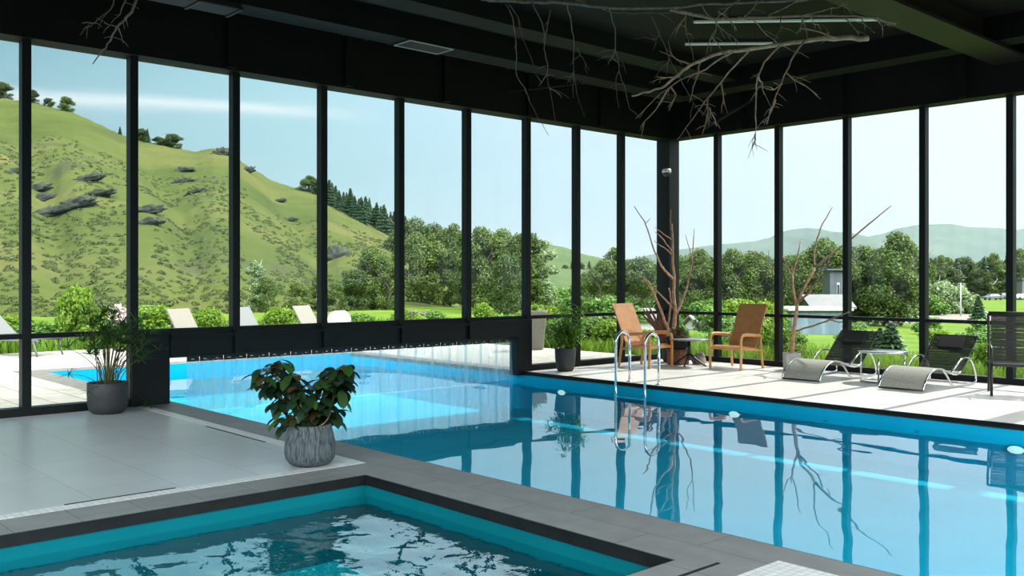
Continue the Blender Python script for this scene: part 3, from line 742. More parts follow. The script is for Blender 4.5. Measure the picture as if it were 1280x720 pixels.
# ---- dry branches
def branch_polys(polys, Z, rs, jz=.25):
    """pixel polylines turned into world polylines around depth Z, swinging nearer and farther"""
    out = []
    for P in polys:
        ph = rs.uniform(0, 6.28); q = []
        for i, (x, y) in enumerate(P): q.append(at(x, y, Z + jz * math.sin(ph + i * .7)))
        out.append(q)
    return out
def wiggle(P, rs, amp):
    Q = [P[0]]
    for a, b in zip(P[:-1], P[1:]):
        for u in (.33, .67): Q.append(a.lerp(b, u) + Vector([rs.uniform(-amp, amp) for _ in range(3)]))
        Q.append(b)
    return Q
def make_branch(name, label, cat, mainP, subs, mat, r0, r1, rsub, group=None, seed=1, twigs=3, amp=.008):
    rs = random.Random(seed); o = mainP[0]
    t = thing(name, label, cat, o, 0, group)
    loc = lambda P: [p - o for p in P]
    P = wiggle(mainP, rs, amp); k_ = len(P)
    MB().tube(loc(P), [r0 + (r1 - r0) * i / (k_ - 1) for i in range(k_)], 8).build('limb', mat, t, smooth=True)
    for S in subs:
        S = wiggle(S, rs, amp); n_ = len(S)
        m = MB().tube(loc(S), [rsub + (.0022 - rsub) * i / (n_ - 1) for i in range(n_)], 6)
        for _ in range(twigs):
            j = rs.randrange(n_ // 4, n_ - 1); p = S[j]; d = (S[j + 1] - S[j]).normalized()
            v = (d + Vector([rs.uniform(-1, 1) for _ in range(3)]) * .9).normalized(); ln = rs.uniform(.08, .22)
            q = p + v * ln * .5 + Vector([rs.uniform(-.02, .02) for _ in range(3)])
            m.tube(loc([p, q, q + (v + Vector((0, 0, -.25))).normalized() * ln * .5]), [.0035, .0028, .0015], 5)
        m.build('twig', mat, t, smooth=True)
    return t
rs = random.Random(3); ZB = 9.0
B1 = [(600, -3), (612, 1), (640, 1), (665, 2), (707, 4), (740, 8), (765, 10), (805, 10), (850, 9), (882, 5), (920, 4), (975, 2), (1040, -4)]
S1 = [[(632, 5), (641, 22), (644, 42), (645, 60), (646, 95), (656, 110), (662, 127), (672, 147), (686, 169)],
      [(637, 6), (648, 22), (653, 48), (662, 68)],
      [(665, 2), (677, 27), (681, 45), (680, 60), (684, 78), (684, 92), (687, 110), (694, 151)],
      [(688, 12), (684, 35), (681, 52)], [(684, 92), (679, 100), (674, 108)], [(687, 110), (692, 113), (699, 118)],
      [(709, 5), (714, 27), (717, 45), (717, 87), (719, 102), (722, 120), (731, 146)],
      [(717, 90), (712, 98), (709, 104)], [(721, 60), (728, 72), (736, 88)],
      [(761, 10), (769, 35), (769, 62), (774, 88), (770, 105), (771, 120), (774, 135)],
      [(774, 90), (780, 105), (787, 136), (794, 141)], [(769, 63), (765, 72), (760, 81)],
      [(810, 15), (825, 45), (840, 80), (850, 98), (862, 120), (878, 144)], [(824, 44), (818, 50), (812, 40)], [(836, 72), (834, 86), (833, 94)],
      [(720, 0), (740, 6), (760, 14), (790, 17), (840, 16)]]
bp = branch_polys([B1] + S1, ZB, rs, .18)
make_branch('hanging_branch', 'long grey branch under the ceiling with straight twigs dangling over the pool', 'branch', bp[0], bp[1:], M['bark_grey'], .017, .012, .0065, 'dry branches hung from the ceiling', 41, 2)
B2 = [(838, 12), (870, 19), (895, 24), (920, 24), (933, 22), (1000, 20), (1055, 20), (1096, 22), (1120, 30)]
S2 = [[(857, 16), (858, 42), (862, 55), (867, 75)], [(857, 20), (850, 30), (845, 40)], [(896, 25), (895, 37), (887, 50), (883, 68)], [(890, 46), (899, 58), (905, 66)],
      [(939, 22), (952, 37), (974, 56), (997, 66)], [(1055, 20), (1066, 33), (1074, 42)], [(1075, 21), (1085, 34), (1094, 41)], [(1095, 22), (1104, 38)],
      [(897, 14), (912, 24), (921, 38)], [(976, 21), (977, 40)], [(1003, 20), (1002, 30), (1000, 40)], [(1013, 20), (1017, 30), (1024, 31)], [(875, 4), (884, 18), (900, 34), (925, 54)],
      [(930, 21), (945, 6), (958, -4)], [(960, 20), (985, 8), (1010, -3)], [(1000, 20), (1040, 10), (1060, 6)], [(895, 24), (910, 10), (925, 0)]]
bp = branch_polys([B2] + S2, ZB - .4, rs, .18)
make_branch('hanging_branch', 'pale fine-twigged branch running along the strip lamp under the ceiling', 'branch', bp[0], bp[1:], M['bark'], .018, .008, .006, 'dry branches hung from the ceiling', 42, 3)
B3 = [(1085, 48), (1055, 47), (1020, 49), (974, 56), (933, 62), (902, 66), (880, 74), (862, 82), (850, 92), (832, 107), (812, 115), (790, 120)]
S3 = [[(920, 62), (895, 77), (875, 90), (850, 100), (825, 117), (795, 148)], [(836, 110), (820, 137), (800, 159)], [(838, 108), (845, 118), (835, 134)], [(850, 96), (835, 97), (820, 96)],
      [(936, 64), (911, 90), (896, 109), (880, 128), (872, 140), (857, 160), (847, 174)], [(885, 122), (883, 150), (878, 168)], [(902, 105), (904, 118), (905, 131)],
      [(876, 76), (870, 100), (862, 128)], [(974, 58), (955, 78), (947, 97), (945, 125), (945, 153), (944, 169), (938, 189)], [(944, 168), (943, 178), (941, 184)],
      [(1005, 52), (989, 75), (977, 103), (969, 122), (964, 140), (955, 156)], [(983, 91), (999, 103), (1022, 119)], [(977, 105), (968, 112), (958, 112)], [(969, 125), (962, 140), (958, 155)],
      [(887, 135), (893, 148), (896, 158)], [(948, 95), (953, 108), (955, 118)], [(862, 80), (843, 72), (832, 60)], [(1045, 47), (1025, 40), (1000, 36)]]
bp = branch_polys([B3] + S3, ZB - .1, rs, .25)
make_branch('hanging_branch', 'reddish thick branch with crooked drooping boughs in front of the corner', 'branch', bp[0], bp[1:], M['bark_red'], .026, .008, .010, 'dry branches hung from the ceiling', 43, 4)
B4 = [(174, -8), (165, 15), (150, 30), (145, 37), (134, 55), (125, 68), (116, 80)]
S4 = [[(147, -8), (138, 12), (122, 25), (107, 35), (100, 44)], [(160, -6), (150, 18), (139, 29)], [(148, 34), (152, 45), (154, 54)], [(146, 34), (138, 31), (131, 30)], [(115, 29), (108, 28), (102, 28)], [(165, 15), (160, 20), (155, 24)]]
bp = branch_polys([B4] + S4, 7.5, rs, .12)
make_branch('hanging_branch', 'small forked branch dangling in front of the second window pane', 'branch', bp[0], bp[1:], M['bark_grey'], .011, .004, .006, 'dry branches hung from the ceiling', 44, 2)

# potted branch by the right wall
px_, py_, Zp = 1003, 470, None
bx, by = 2.86, -.42
Zp = depth(bx, by)
u0, v0 = pr(bx, by, 0)
t = thing('potted_branch', 'tall dry forked branch standing in a pale square pot', 'branch', (bx, by, 0))
m = MB(); m.lathe([(0, 0), (.155, 0), (.17, .28), (.15, .28), (.145, .24), (0, .24)], 4); 
m.build('pot', M['concrete'], t, bevel=.008)
MB().lathe([(0, .245), (.145, .245), (.14, .22), (0, .22)], 4).build('soil', M['soil'], t)
def bl(pts, dz=0, dd=None):
    o = Vector((bx, by, 0)); s_ = u0 - 1002
    return [at(x + s_, y, Zp + (dd[i] if dd else .0)) - o for i, (x, y) in enumerate(pts)]
limbs = [([(1002, 450), (1003, 428), (1006, 405), (1008, 390), (1009, 380)], .030, .024),
         ([(1009, 382), (1005, 368), (1003, 352), (1003, 343), (1008, 325), (1014, 300)], .020, .008), ([(1003, 345), (997, 335), (991, 321)], .012, .007), ([(1004, 347), (1003, 338), (1002, 333)], .010, .006),
         ([(1009, 380), (1016, 362), (1026, 345), (1031, 335)], .023, .018), ([(1031, 335), (1030, 318), (1034, 298), (1041, 279), (1053, 259)], .014, .007),
         ([(1031, 335), (1052, 318), (1075, 300), (1094, 284), (1105, 275), (1127, 257)], .017, .007), ([(1050, 322), (1048, 327), (1046, 331)], .008, .004),
         ([(1011, 378), (1022, 367), (1033, 353), (1041, 338)], .015, .010), ([(1035, 352), (1041, 350), (1043, 348)], .007, .004), ([(1020, 370), (1024, 367), (1028, 366)], .007, .004),
         ([(1006, 414), (1023, 409), (1045, 402), (1058, 396), (1074, 390)], .014, .009), ([(1050, 400), (1062, 403), (1078, 399)], .009, .005)]
for i, (P, a, b) in enumerate(limbs):
    rs_ = random.Random(60 + i); dd = [0] * len(P)
    if i > 0: dd = [(.0 + .10 * math.sin(i * 2.1) * k_) for k_ in range(len(P))]
    if i in (2, 3): dd = [.10 * math.sin(2.1) * 3] * len(P)
    if i in (5, 6): dd = [.10 * math.sin(4 * 2.1) * 3 + .06 * k_ * (1 if i == 5 else -1) for k_ in range(len(P))]
    if i == 7: dd = [.10 * math.sin(4 * 2.1) * 3 - .06] * len(P)
    if i == 9: dd = [.10 * math.sin(8 * 2.1) * 2] * len(P)
    if i == 10: dd = [.10 * math.sin(8 * 2.1)] * len(P)
    if i == 12: dd = [.10 * math.sin(11 * 2.1) * 2] * len(P)
    Q = wiggle(bl(P, 0, dd), rs_, .006); n_ = len(Q)
    MB().tube(Q, [1.2 * (a + (b - a) * j / (n_ - 1)) for j in range(n_)], 8).build('limb', M['bark_red'] if i < 5 else M['bark'], t, smooth=True)

# corner arrangement: dry branches and spear leaves rising from a trough
cxy = (.62, -.72); Zc = depth(*cxy)
t = thing('branch_arrangement', 'tall dry branches rising from a dark pot in the corner', 'branch', (cxy[0], cxy[1], 0))
uc, vc_ = pr(cxy[0], cxy[1], 0)
s0 = uc - 832
def bc(P, dd=0): return [at(x + s0, y, Zc + dd * i * .12) - Vector((cxy[0], cxy[1], 0)) for i, (x, y) in enumerate(P)]
MB().lathe([(0, 0), (.13, 0), (.155, .06), (.165, .20), (.16, .30), (.145, .30), (.14, .26), (0, .26)], 28).build('pot', M['charcoal'], t, smooth=True)
MB().lathe([(0, .265), (.165, .265), (.16, .25), (0, .25)], 24).build('soil', M['soil'], t)
LM = [([(832, 432), (836, 405), (837, 385), (835, 365), (836, 345), (834, 320), (834, 300), (833, 280)], .032, .010, 0), ([(839, 392), (846, 375), (852, 358), (857, 335), (859, 315), (861, 286)], .018, .006, 1), ([(858, 325), (853, 305), (850, 293)], .008, .004, 1),
      ([(829, 432), (828, 410), (822, 396), (816, 380), (808, 362), (804, 353), (796, 346)], .024, .009, -1), ([(836, 350), (826, 340), (820, 333), (811, 314), (803, 288), (799, 277), (786, 258)], .018, .005, -1.4),
      ([(800, 280), (803, 276), (806, 273)], .006, .003, -1.4), ([(834, 315), (823, 300), (812, 290)], .010, .005, -.6), ([(834, 300), (823, 293), (812, 284)], .009, .004, .5), ([(835, 320), (824, 310), (814, 304), (811, 300)], .009, .004, .8),
      ([(834, 385), (826, 376), (812, 362), (798, 350)], .014, .008, .7), ([(828, 412), (830, 392), (832, 376), (829, 360)], .014, .009, -.5), ([(833, 290), (831, 275), (832, 262)], .008, .003, 0)]
for i, (P, a, b, dd) in enumerate(LM):
    Q = wiggle(bc(P, dd), random.Random(80 + i), .008); n_ = len(Q)
    MB().tube(Q, [1.25 * (a + (b - a) * j / (n_ - 1)) for j in range(n_)], 8).build('limb', M['bark_red'], t, smooth=True)
m = MB(); rs = random.Random(91)
for (x, y, d_) in ((796, 384, -.2), (803, 386, .1), (808, 382, .3), (813, 388, -.3), (818, 392, .2), (800, 392, .3), (806, 396, -.1), (822, 384, .1)):
    a = bc([(826 + rs.uniform(-4, 4), 428)])[0]; b = bc([(x, y)])[0] + FW * d_
    d = b - a; m.blade(a, d, FW, d.length, .06, .1, 5, .2, lambda u: 1 - .45 * u if u < .95 else .3)
m.build('spear_leaves', M['spear'], t)
# dry bushy plant in a dark basket on a terracotta block
pb = un(852, 452); 
t = thing('terracotta_block', 'reddish terracotta block under the dry bushy plant behind the grey table', 'plinth', (.99, -1.0, 0))
MB().box(-.15, -.13, 0, .15, .13, .24).build('body', M['terracotta'], t, bevel=.02)
MB().box(-.162, -.142, .24, .162, .142, .265).build('lip', M['terracotta'], t, bevel=.008)
t = thing('dry_bush', 'round dry bushy plant in a dark basket behind the grey table', 'plant', (.99, -1.0, .267))
MB().lathe([(0, 0), (.13, 0), (.19, .06), (.215, .14), (.21, .2), (.19, .22), (.17, .2), (0, .19)], 28).build('basket', M['soil'], t, smooth=True)
m = MB(); rs = random.Random(15)
for i in range(700):
    v = up_rand(rs, 1.75); p = Vector((v.x * .2, v.y * .2, .20 + max(v.z, -.1) * .16)) * rs.uniform(.7, 1.0)
    m.blade(p, v + Vector([rs.uniform(-.7, .7) for _ in range(3)]), (0, 0, 1), rs.uniform(.04, .09), .018, .5, 3, .1)
m.build('foliage', M['dryleaf'], t)
def rock(name, label, cat, loc, s, seed, mat, rough=.14):
    m = MB(); n1, n2 = 18, 28
    for i in range(n1 + 1):
        th = math.pi * i / n1
        for j in range(n2):
            ph = 2 * math.pi * j / n2; v = Vector((math.sin(th) * math.cos(ph), math.sin(th) * math.sin(ph), math.cos(th)))
            k_ = 1 + .35 * noise.noise(v * 1.3 + Vector((seed, 0, 0))) + rough * noise.noise(v * 3.5 + Vector((0, seed, 0)))
            m.v.append((v.x * k_ * s[0], v.y * k_ * s[1], max(v.z * k_ * s[2], -s[2] * .55)))
    for i in range(n1):
        for j in range(n2): m.f.append((i * n2 + j, (i + 1) * n2 + j, (i + 1) * n2 + (j + 1) % n2, i * n2 + (j + 1) % n2))
    o = m.build(name, mat, None, smooth=True, loc=loc); return tag(o, label, cat)
rock('boulder', 'rough pale stone on the floor behind the grey table legs', 'stone', (1.20, -.66, .07), (.11, .12, .13), 3.3, M['stone'])

# ================================================================== OUTDOORS
def gz(x, y):                     # ground height outside
    if x < -9.5 and y < 3: d = min(-9.5 - x, 60)
    else: d = max(y, 0.0) if x > -9.5 else math.hypot(max(y, 0), -9.5 - x)
    s_ = min(1, max(0, (.673 * (x - 11.2) + .74 * (y + 14.2) + 3) / 14)); s_ = .012 + .05 * s_ * s_ * (3 - 2 * s_)
    return -.10 - s_ * 52 * (1 - math.exp(-d / 52)) * 1.05 + .08 * noise.noise((x * .07, y * .07, 2.2)) * min(1, d / 6)
# terrace paving around the outdoor end of the pool
pv = MB()
pv.box(-9.5, WL, -T, PX0 - .45, 0.0, 0).box(PX0 - .45, WL, -T, -.09, PY0 - .40, 0).box(PX0 - .45, PY1 + .35, -T, -.09, 0.0, 0)
struct(pv, 'floor_terrace_paving', M['pave'])
co = MB(); co.box(PX0 - .45, PY0 - .40, -T, 0, PY0, .002).box(PX0 - .45, PY0, -T, PX0, PY1, .002).box(PX0 - .45, PY1, -T, 0, PY1 + .35, .002)
struct(co, 'floor_outdoor_coping', M['outcoping'])
struct(MB().box(PX0, PY0, WZ - .10, PX0 + .012, PY1, -.001), 'trim_outdoor_pool_edge', M['poolwall'])
# lawn sheets
def sheet(m, xs, ys, fz):
    b = len(m.v); nx, ny = len(xs), len(ys)
    m.v += [(x, y, fz(x, y)) for y in ys for x in xs]
    m.f += [(b + j * nx + i, b + j * nx + i + 1, b + (j + 1) * nx + i + 1, b + (j + 1) * nx + i) for j in range(ny - 1) for i in range(nx - 1)]
gs = lambda a, b, n, p=2.0: [a + (b - a) * (i / n) ** p for i in range(n + 1)]
lw = MB()
sheet(lw, [-9.5 + 1.2 * i for i in range(25)] + gs(21, 700, 30), [.09 + .8 * i for i in range(12)] + gs(10, 900, 50), gz)
sheet(lw, sorted(-9.5 - v for v in gs(0, 260, 30)), [-60 + 4 * i for i in range(16)] + gs(3, 900, 40), gz)
struct(lw, 'lawn_ground', M['lawn'], smooth=True)

# the grassy hill beyond the terrace: ridge line, foot line, back slope
ridge = [(-420, 60, 215), (-300, 80, 205), (-160, 100, 200), (-60, 114, 195), (0, 122, 190), (40, 128, 188), (95, 142, 185), (150, 168, 182), (180, 177, 180), (228, 187, 178), (245, 189, 177), (266, 185, 176), (290, 189, 175), (303, 203, 174),
         (340, 226, 171), (380, 238, 168), (410, 246, 166), (450, 266, 163), (490, 288, 160), (540, 318, 156), (600, 345, 150), (660, 362, 146)]
def rl(px):
    for a, b in zip(ridge[:-1], ridge[1:]):
        if px <= b[0]:
            u = (px - a[0]) / (b[0] - a[0]); return at(px, a[1] + (b[1] - a[1]) * u, a[2] + (b[2] - a[2]) * u)
    return at(*ridge[-1])
def hill_pt(px, t):
    top = rl(px); Zf = 44 + max(0, px - 200) * .03
    ft = at(px, 348, Zf); ft.z = gz(ft.x, ft.y) - .25
    if t <= 1:
        p = ft.lerp(top, t); p.z = ft.z + (top.z - ft.z) * (t ** 1.12)
        k = math.sin(math.pi * min(t, 1)) ** .8
        nz = noise.noise((p.x * .03, p.y * .03, 1)) * 2.2 + noise.noise((p.x * .09, p.y * .09, 7)) * 1.1 + noise.noise((p.x * .3, p.y * .3, 4)) * .35 + .2 * noise.noise((p.x, p.y, 4))
        gully = -1.6 * math.exp(-(((px + 90 * t) % 170 - 85) / 26) ** 2)
        p.z += k * (nz + gully) * min(1, (top.z + 3) / 14)
        if t > .97: p.z += .25 * noise.noise((p.x * .6, p.y * .6, 9))
    else:
        p = top + Vector((-.74, .673, 0)) * (t - 1) * 240; p.z = top.z - (t - 1) * 70
    return p
m = MB(); NS, NT = 300, 90
ss = [-420 + 1080 * i / NS for i in range(NS + 1)]; tt = [j / (NT - 8) for j in range(NT - 7)] + [1.05, 1.15, 1.3, 1.5]
for t_ in tt:
    for s_ in ss: m.v.append(tuple(hill_pt(s_, t_)))
w_ = NS + 1
m.f = [(j * w_ + i, j * w_ + i + 1, (j + 1) * w_ + i + 1, (j + 1) * w_ + i) for j in range(len(tt) - 1) for i in range(NS)]
struct(m, 'hill_grassy', M['hill'], smooth=True)

def ridge_mesh(name, pts, zb_depth, mat, rough, dep, seed=1, extra=1.0):
    """a far hill: its crest through pts (px,py,Z), falling to the plain on this side and behind"""
    m = MB(); n_ = 240; x0, x1 = pts[0][0], pts[-1][0]
    for j in range(26):
        t_ = j / 16
        for i in range(n_ + 1):
            px = x0 + (x1 - x0) * i / n_
            for a, b in zip(pts[:-1], pts[1:]):
                if px <= b[0] + 1e-6:
                    u = (px - a[0]) / (b[0] - a[0]); u = u * u * (3 - 2 * u) * .5 + u * .5
                    top = at(px, a[1] + (b[1] - a[1]) * u, a[2]); break
            base = Vector((top.x, top.y, 0)) + Vector((.74, -.673, 0)) * dep; base.z = zb_depth
            if t_ <= 1:
                p = base.lerp(top, t_); p.z = base.z + (top.z - base.z) * (t_ ** 1.2)
                k = math.sin(math.pi * t_); h_ = (top.z - base.z)
                p.z += k * h_ * rough * (noise.noise((p.x / dep * 3, p.y / dep * 3, seed)) + .5 * noise.noise((p.x / dep * 9, p.y / dep * 9, seed + 3)))
            else:
                p = top + Vector((-.74, .673, 0)) * dep * (t_ - 1); p.z = top.z - (top.z - zb_depth) * (t_ - 1) / .56
            m.v.append(tuple(p))
    w = n_ + 1
    m.f = [(j * w + i, j * w + i + 1, (j + 1) * w + i + 1, (j + 1) * w + i) for j in range(25) for i in range(n_)]
    return struct(m, name, mat, smooth=True)
ridge_mesh('hill_far', [(560, 300, 320), (640, 302, 320), (680, 304, 320), (700, 308, 320), (740, 320, 320), (770, 327, 320), (820, 334, 320), (900, 342, 320)], -4, M['farhill'], .12, 170, 3)
ridge_mesh('mountain_near', [(780, 325, 1300), (845, 312, 1300), (905, 305, 1300), (940, 302, 1300), (960, 298, 1300), (976, 290, 1300), (990, 287, 1300), (1008, 285, 1300), (1024, 286, 1300), (1045, 292, 1300), (1085, 306, 1300), (1150, 322, 1300), (1250, 335, 1300)], -6, M['mount'], .25, 600, 5)
ridge_mesh('mountain_far', [(940, 330, 2600), (1000, 318, 2600), (1060, 302, 2600), (1100, 293, 2600), (1125, 285, 2600), (1150, 281, 2600), (1186, 280, 2600), (1215, 284, 2600), (1250, 285, 2600), (1265, 288, 2600), (1300, 283, 2600), (1400, 278, 2600), (1600, 285, 2600)], -6, M['mount'], .2, 1100, 8)
# valley haze between us and the mountains
def haze(name, c, size, rot, dens):
    m, nt, out = nodes('valley_haze_' + name); v = N(nt, 'ShaderNodeVolumeScatter', Density=dens, Anisotropy=.35); v.inputs['Color'].default_value = (.70, .88, 1.0, 1)
    L(nt, v.outputs[0], out.inputs['Volume'])
    o = MB().box(-size[0] / 2, -size[1] / 2, 0, size[0] / 2, size[1] / 2, size[2]).build(name, m, None, loc=c); o.rotation_euler = (0, 0, rot)
    return tag(o, 'pale blue haze lying in the valley before the mountains', 'haze', None, 'stuff')
hc = at(900, 348, 900); haze('valley_haze', (hc.x, hc.y, -20), (1500, 700, 260), YAW, .00032)

# ---- leafy things: crowns are clouds of small leaves on real boughs
def leaf_cloud(name, blobs, n, size, seed, mat, shell=.55, aspect=1.6):
    """blobs: (cx,cy,cz,rx,ry,rz)"""
    g = np.random.default_rng(seed); B = np.array(blobs, float)
    vol = (B[:, 3] * B[:, 4] * B[:, 5]) ** .72; idx = g.choice(len(B), n, p=vol / vol.sum())
    d = g.normal(size=(n, 3)); d /= np.linalg.norm(d, axis=1)[:, None]
    r = 1 - (1 - shell) * g.random(n) ** 1.6
    r *= 1 + .12 * g.normal(size=n)
    p = B[idx, :3] + d * r[:, None] * B[idx, 3:]
    nr = d * .7 + g.normal(size=(n, 3)) * .6 + np.array([0, 0, .35]); nr /= np.linalg.norm(nr, axis=1)[:, None]
    a = np.cross(nr, g.normal(size=(n, 3))); a /= np.linalg.norm(a, axis=1)[:, None]; b = np.cross(nr, a)
    s = size * g.uniform(.6, 1.35, n)[:, None]
    V = np.stack([p - a * s * aspect / 2, p - b * s / 2 + nr * s * .12, p + a * s * aspect / 2, p + b * s / 2 + nr * s * .12], 1).reshape(-1, 3)
    return quads_mesh(name, V, mat)
def quads_mesh(name, V, mat):
    nv = len(V); nf = nv // 4; me = bpy.data.meshes.new(name)
    me.vertices.add(nv); me.vertices.foreach_set('co', V.astype(np.float32).ravel())
    me.loops.add(nv); me.loops.foreach_set('vertex_index', np.arange(nv, dtype=np.int32))
    me.polygons.add(nf); me.polygons.foreach_set('loop_start', np.arange(0, nv, 4, dtype=np.int32)); me.polygons.foreach_set('loop_total', np.full(nf, 4, dtype=np.int32))
    me.update(calc_edges=True); me.materials.append(mat); return me
def trunk_mesh(h, r, seed, mat, nb=6, lean=.03, top=.85, spread=.3, b0=.3):
    rs = random.Random(seed); m = MB()
    P = [Vector((rs.uniform(-lean, lean) * i, rs.uniform(-lean, lean) * i, h * top * i / 6)) for i in range(7)]
    m.tube(P, [r * (1 - .85 * i / 6) for i in range(7)], 7)
    for k_ in range(nb):
        u = rs.uniform(b0, .9) * 6; j = min(5, int(u)); p = P[j].lerp(P[j + 1], u - j); a = rs.uniform(0, 6.28)
        q = p + Vector((math.cos(a) * spread * h * .5, math.sin(a) * spread * h * .5, h * .13)); e_ = q + Vector((math.cos(a) * spread * h * .3, math.sin(a) * spread * h * .3, h * .10))
        m.tube([p, q, e_], [r * .4, r * .25, r * .08], 5)
    me = bpy.data.meshes.new('trunk'); me.from_pydata(m.v, [], m.f); me.update(); me.materials.append(mat); return me
def blobs_round(seed, n, w, z0, z1, s):
    rs = random.Random(seed); out = []
    for i in range(n):
        z = rs.uniform(z0, z1); u = (z - z0) / (z1 - z0); rr = w * math.sin(math.pi * (.14 + .80 * u)) ** .75 * math.sqrt(rs.random()); a = rs.uniform(0, 6.28)
        k_ = s * rs.uniform(.7, 1.25); out.append((rr * math.cos(a), rr * math.sin(a), z, k_, k_, k_ * .8))
    return out
def pine_mesh(name, seed, n, mat):
    g = np.random.default_rng(seed); V = []
    z = 1 - g.random(n) ** .6 * .9; a = g.uniform(0, 6.283, n); lay = .5 + .5 * np.cos(z * 62); R_ = (1.03 - z) * .26 * (.45 + .55 * g.random(n)) * (.65 + .5 * lay)
    p = np.stack([R_ * np.cos(a), R_ * np.sin(a), z - .25 * R_], 1); o = np.stack([np.cos(a), np.sin(a), -.5 * np.ones(n)], 1); o += g.normal(size=(n, 3)) * .25
    o /= np.linalg.norm(o, axis=1)[:, None]; sd = np.cross(o, np.array([0, 0, 1.]) + g.normal(size=(n, 3)) * .5); sd /= np.linalg.norm(sd, axis=1)[:, None]
    s = g.uniform(.03, .06, n)[:, None]
    V = np.stack([p - o * s, p - sd * s * .35, p + o * s, p + sd * s * .35], 1).reshape(-1, 3)
    return quads_mesh(name, V, mat)
TR = {}
def proto(kind, crown, trunk): TR[kind] = (crown, trunk)
tb = pmat('tree_bark', (.10, .08, .06, 1), .4, 6, .9); tw = pmat('pale_birch_bark', (.42, .41, .38, 1), .4, 9, .8)
for i in range(3):
    proto('broad%d' % i, leaf_cloud('crown', blobs_round(100 + i, 44, .29, .09, .91, .10), 14000, .0195, 200 + i, [M['tree'], M['tree_dark'], M['tree']][i]), trunk_mesh(1, .022, 300 + i, tb))
for i in range(2):
    proto('slim%d' % i, leaf_cloud('crown', blobs_round(120 + i, 34, .15, .10, .95, .065), 9000, .017, 220 + i, [M['tree'], M['tree_pale']][i]), trunk_mesh(1, .012, 320 + i, tw, spread=.09))
for i in range(2): proto('pine%d' % i, pine_mesh('crown', 400 + i, 3600, M['pine']), trunk_mesh(1, .014, 330 + i, tb, nb=0, lean=.004, top=.96))
for i, mt in enumerate(('shrub', 'shrub_dark', 'tree_pale')):
    proto('bush%d' % i, leaf_cloud('crown', blobs_round(140 + i, 16, .40, .16, .80, .20), 3600, .05, 240 + i, M[mt], .45), trunk_mesh(1, .02, 340 + i, tb, top=.6, spread=.5, b0=.1))
ORD = ['first', 'second', 'third', 'fourth', 'fifth', 'sixth', 'seventh', 'eighth', 'ninth', 'tenth', 'eleventh', 'twelfth', 'thirteenth', 'fourteenth', 'fifteenth', 'sixteenth', 'seventeenth', 'eighteenth', 'nineteenth', 'twentieth', 'twenty-first', 'twenty-second', 'twenty-third']
PB = [31, 165, 293, 403, 499, 583, 658, 720, 776, 838, 897, 973, 1059, 1155, 1264]
def pane(px):
    k_ = sum(1 for b in PB if px > b); return (ORD[k_] + ' window pane') if k_ <= 9 else (ORD[k_ - 10] + ' pane after corner')
plants = []
def plant(px, ytop, Z, kind, wk, desc, cat, group, name, zb=None, base=None):
    plants.append([px, ytop, Z, kind, wk, desc, cat, group, name, zb, base])
rs = random.Random(77)
# lone trees on the crest
for px, yt, Z, wk, kd in ((3, 100, 190, 1.5, 'broad1'), (42, 110, 188, 1.0, 'broad1'), (61, 121, 187, 1.3, 'broad1'), (83, 120, 186, 1.35, 'broad0'), (150, 158, 182, 1.0, 'pine0'), (176, 158, 180, 1.2, 'broad1'), (184, 161, 180, 1.1, 'pine1'), (198, 169, 179, 1.6, 'broad1'), (216, 164, 178, 1.6, 'broad1'), (386, 219, 168, 1.7, 'broad0'), (399, 222, 167, 1.3, 'broad1')):
    b = rl(px); plant(px, yt, Z, kd, wk, 'lone tree on the hill crest', 'tree', 'trees on the hill crest', 'hilltop_tree', b.z - .8, (b.x, b.y))
# row of pines down the shoulder
for i in range(24):
    px = 411 + i * 4.6 + rs.uniform(-1, 1); yt = 226 + (px - 411) * .50 + rs.uniform(-5, 6); tq = rs.uniform(.86, .99); b = hill_pt(px, tq)
    plant(px, yt, depth(b.x, b.y), 'pine%d' % (i % 2), rs.uniform(.9, 1.25), 'dark pine on the hill shoulder', 'tree', 'pines on the hill shoulder', 'pine_tree', b.z - .4, (b.x, b.y))
def cluster(lst, desc, group, name, cat='tree'):
    for px, yt, Z, kd, wk in lst:
        if px < 500 and Z < 110:                       # these stand on the foot of the hill
            Z = 47.5 + max(0, px - 200) * .03 + (Z - 66) * .25
            tq = min(np.linspace(0, .6, 121), key=lambda q: abs(depth(*hill_pt(px, q)[:2]) - Z)); p = hill_pt(px, tq)
            plant(px, yt, depth(p.x, p.y), kd, wk, desc, cat, group, name, p.z - .3, (p.x, p.y))
        else: plant(px, yt, Z, kd, wk, desc, cat, group, name)
cluster([(515, 262, 120, 'broad1', .9), (537, 270, 118, 'broad1', .9), (552, 282, 116, 'broad0', .8), (566, 280, 114, 'slim0', 1.0), (498, 282, 118, 'broad1', .8)], 'dark tree behind the bright grove', 'trees behind the grove', 'broadleaf_tree')
cluster([(468, 305, 74, 'broad0', 1.05), (440, 330, 72, 'broad1', 1.1), (418, 352, 66, 'broad2', 1.2), (320, 322, 70, 'slim1', 1.2), (334, 345, 66, 'broad2', .9), (290, 356, 66, 'slim0', 1.3), (372, 352, 68, 'broad2', 1.2), (395, 345, 70, 'slim0', 1.2), (488, 325, 70, 'broad2', .9),
         (516, 287, 66, 'broad0', .95), (541, 300, 66, 'broad2', .9), (563, 308, 68, 'broad1', .85), (576, 292, 66, 'slim0', 1.2)], 'leafy tree in the grove below the hill', 'grove below the hill', 'broadleaf_tree')
cluster([(604, 280, 58, 'broad0', .9), (624, 284, 60, 'broad2', .9), (645, 288, 58, 'broad0', .9), (662, 292, 56, 'slim0', 1.3), (676, 296, 60, 'slim1', 1.4), (592, 300, 62, 'broad1', .9), (635, 310, 52, 'broad1', .8)], 'tall leafy tree standing near the terrace end', 'tall trees near the terrace end', 'broadleaf_tree')
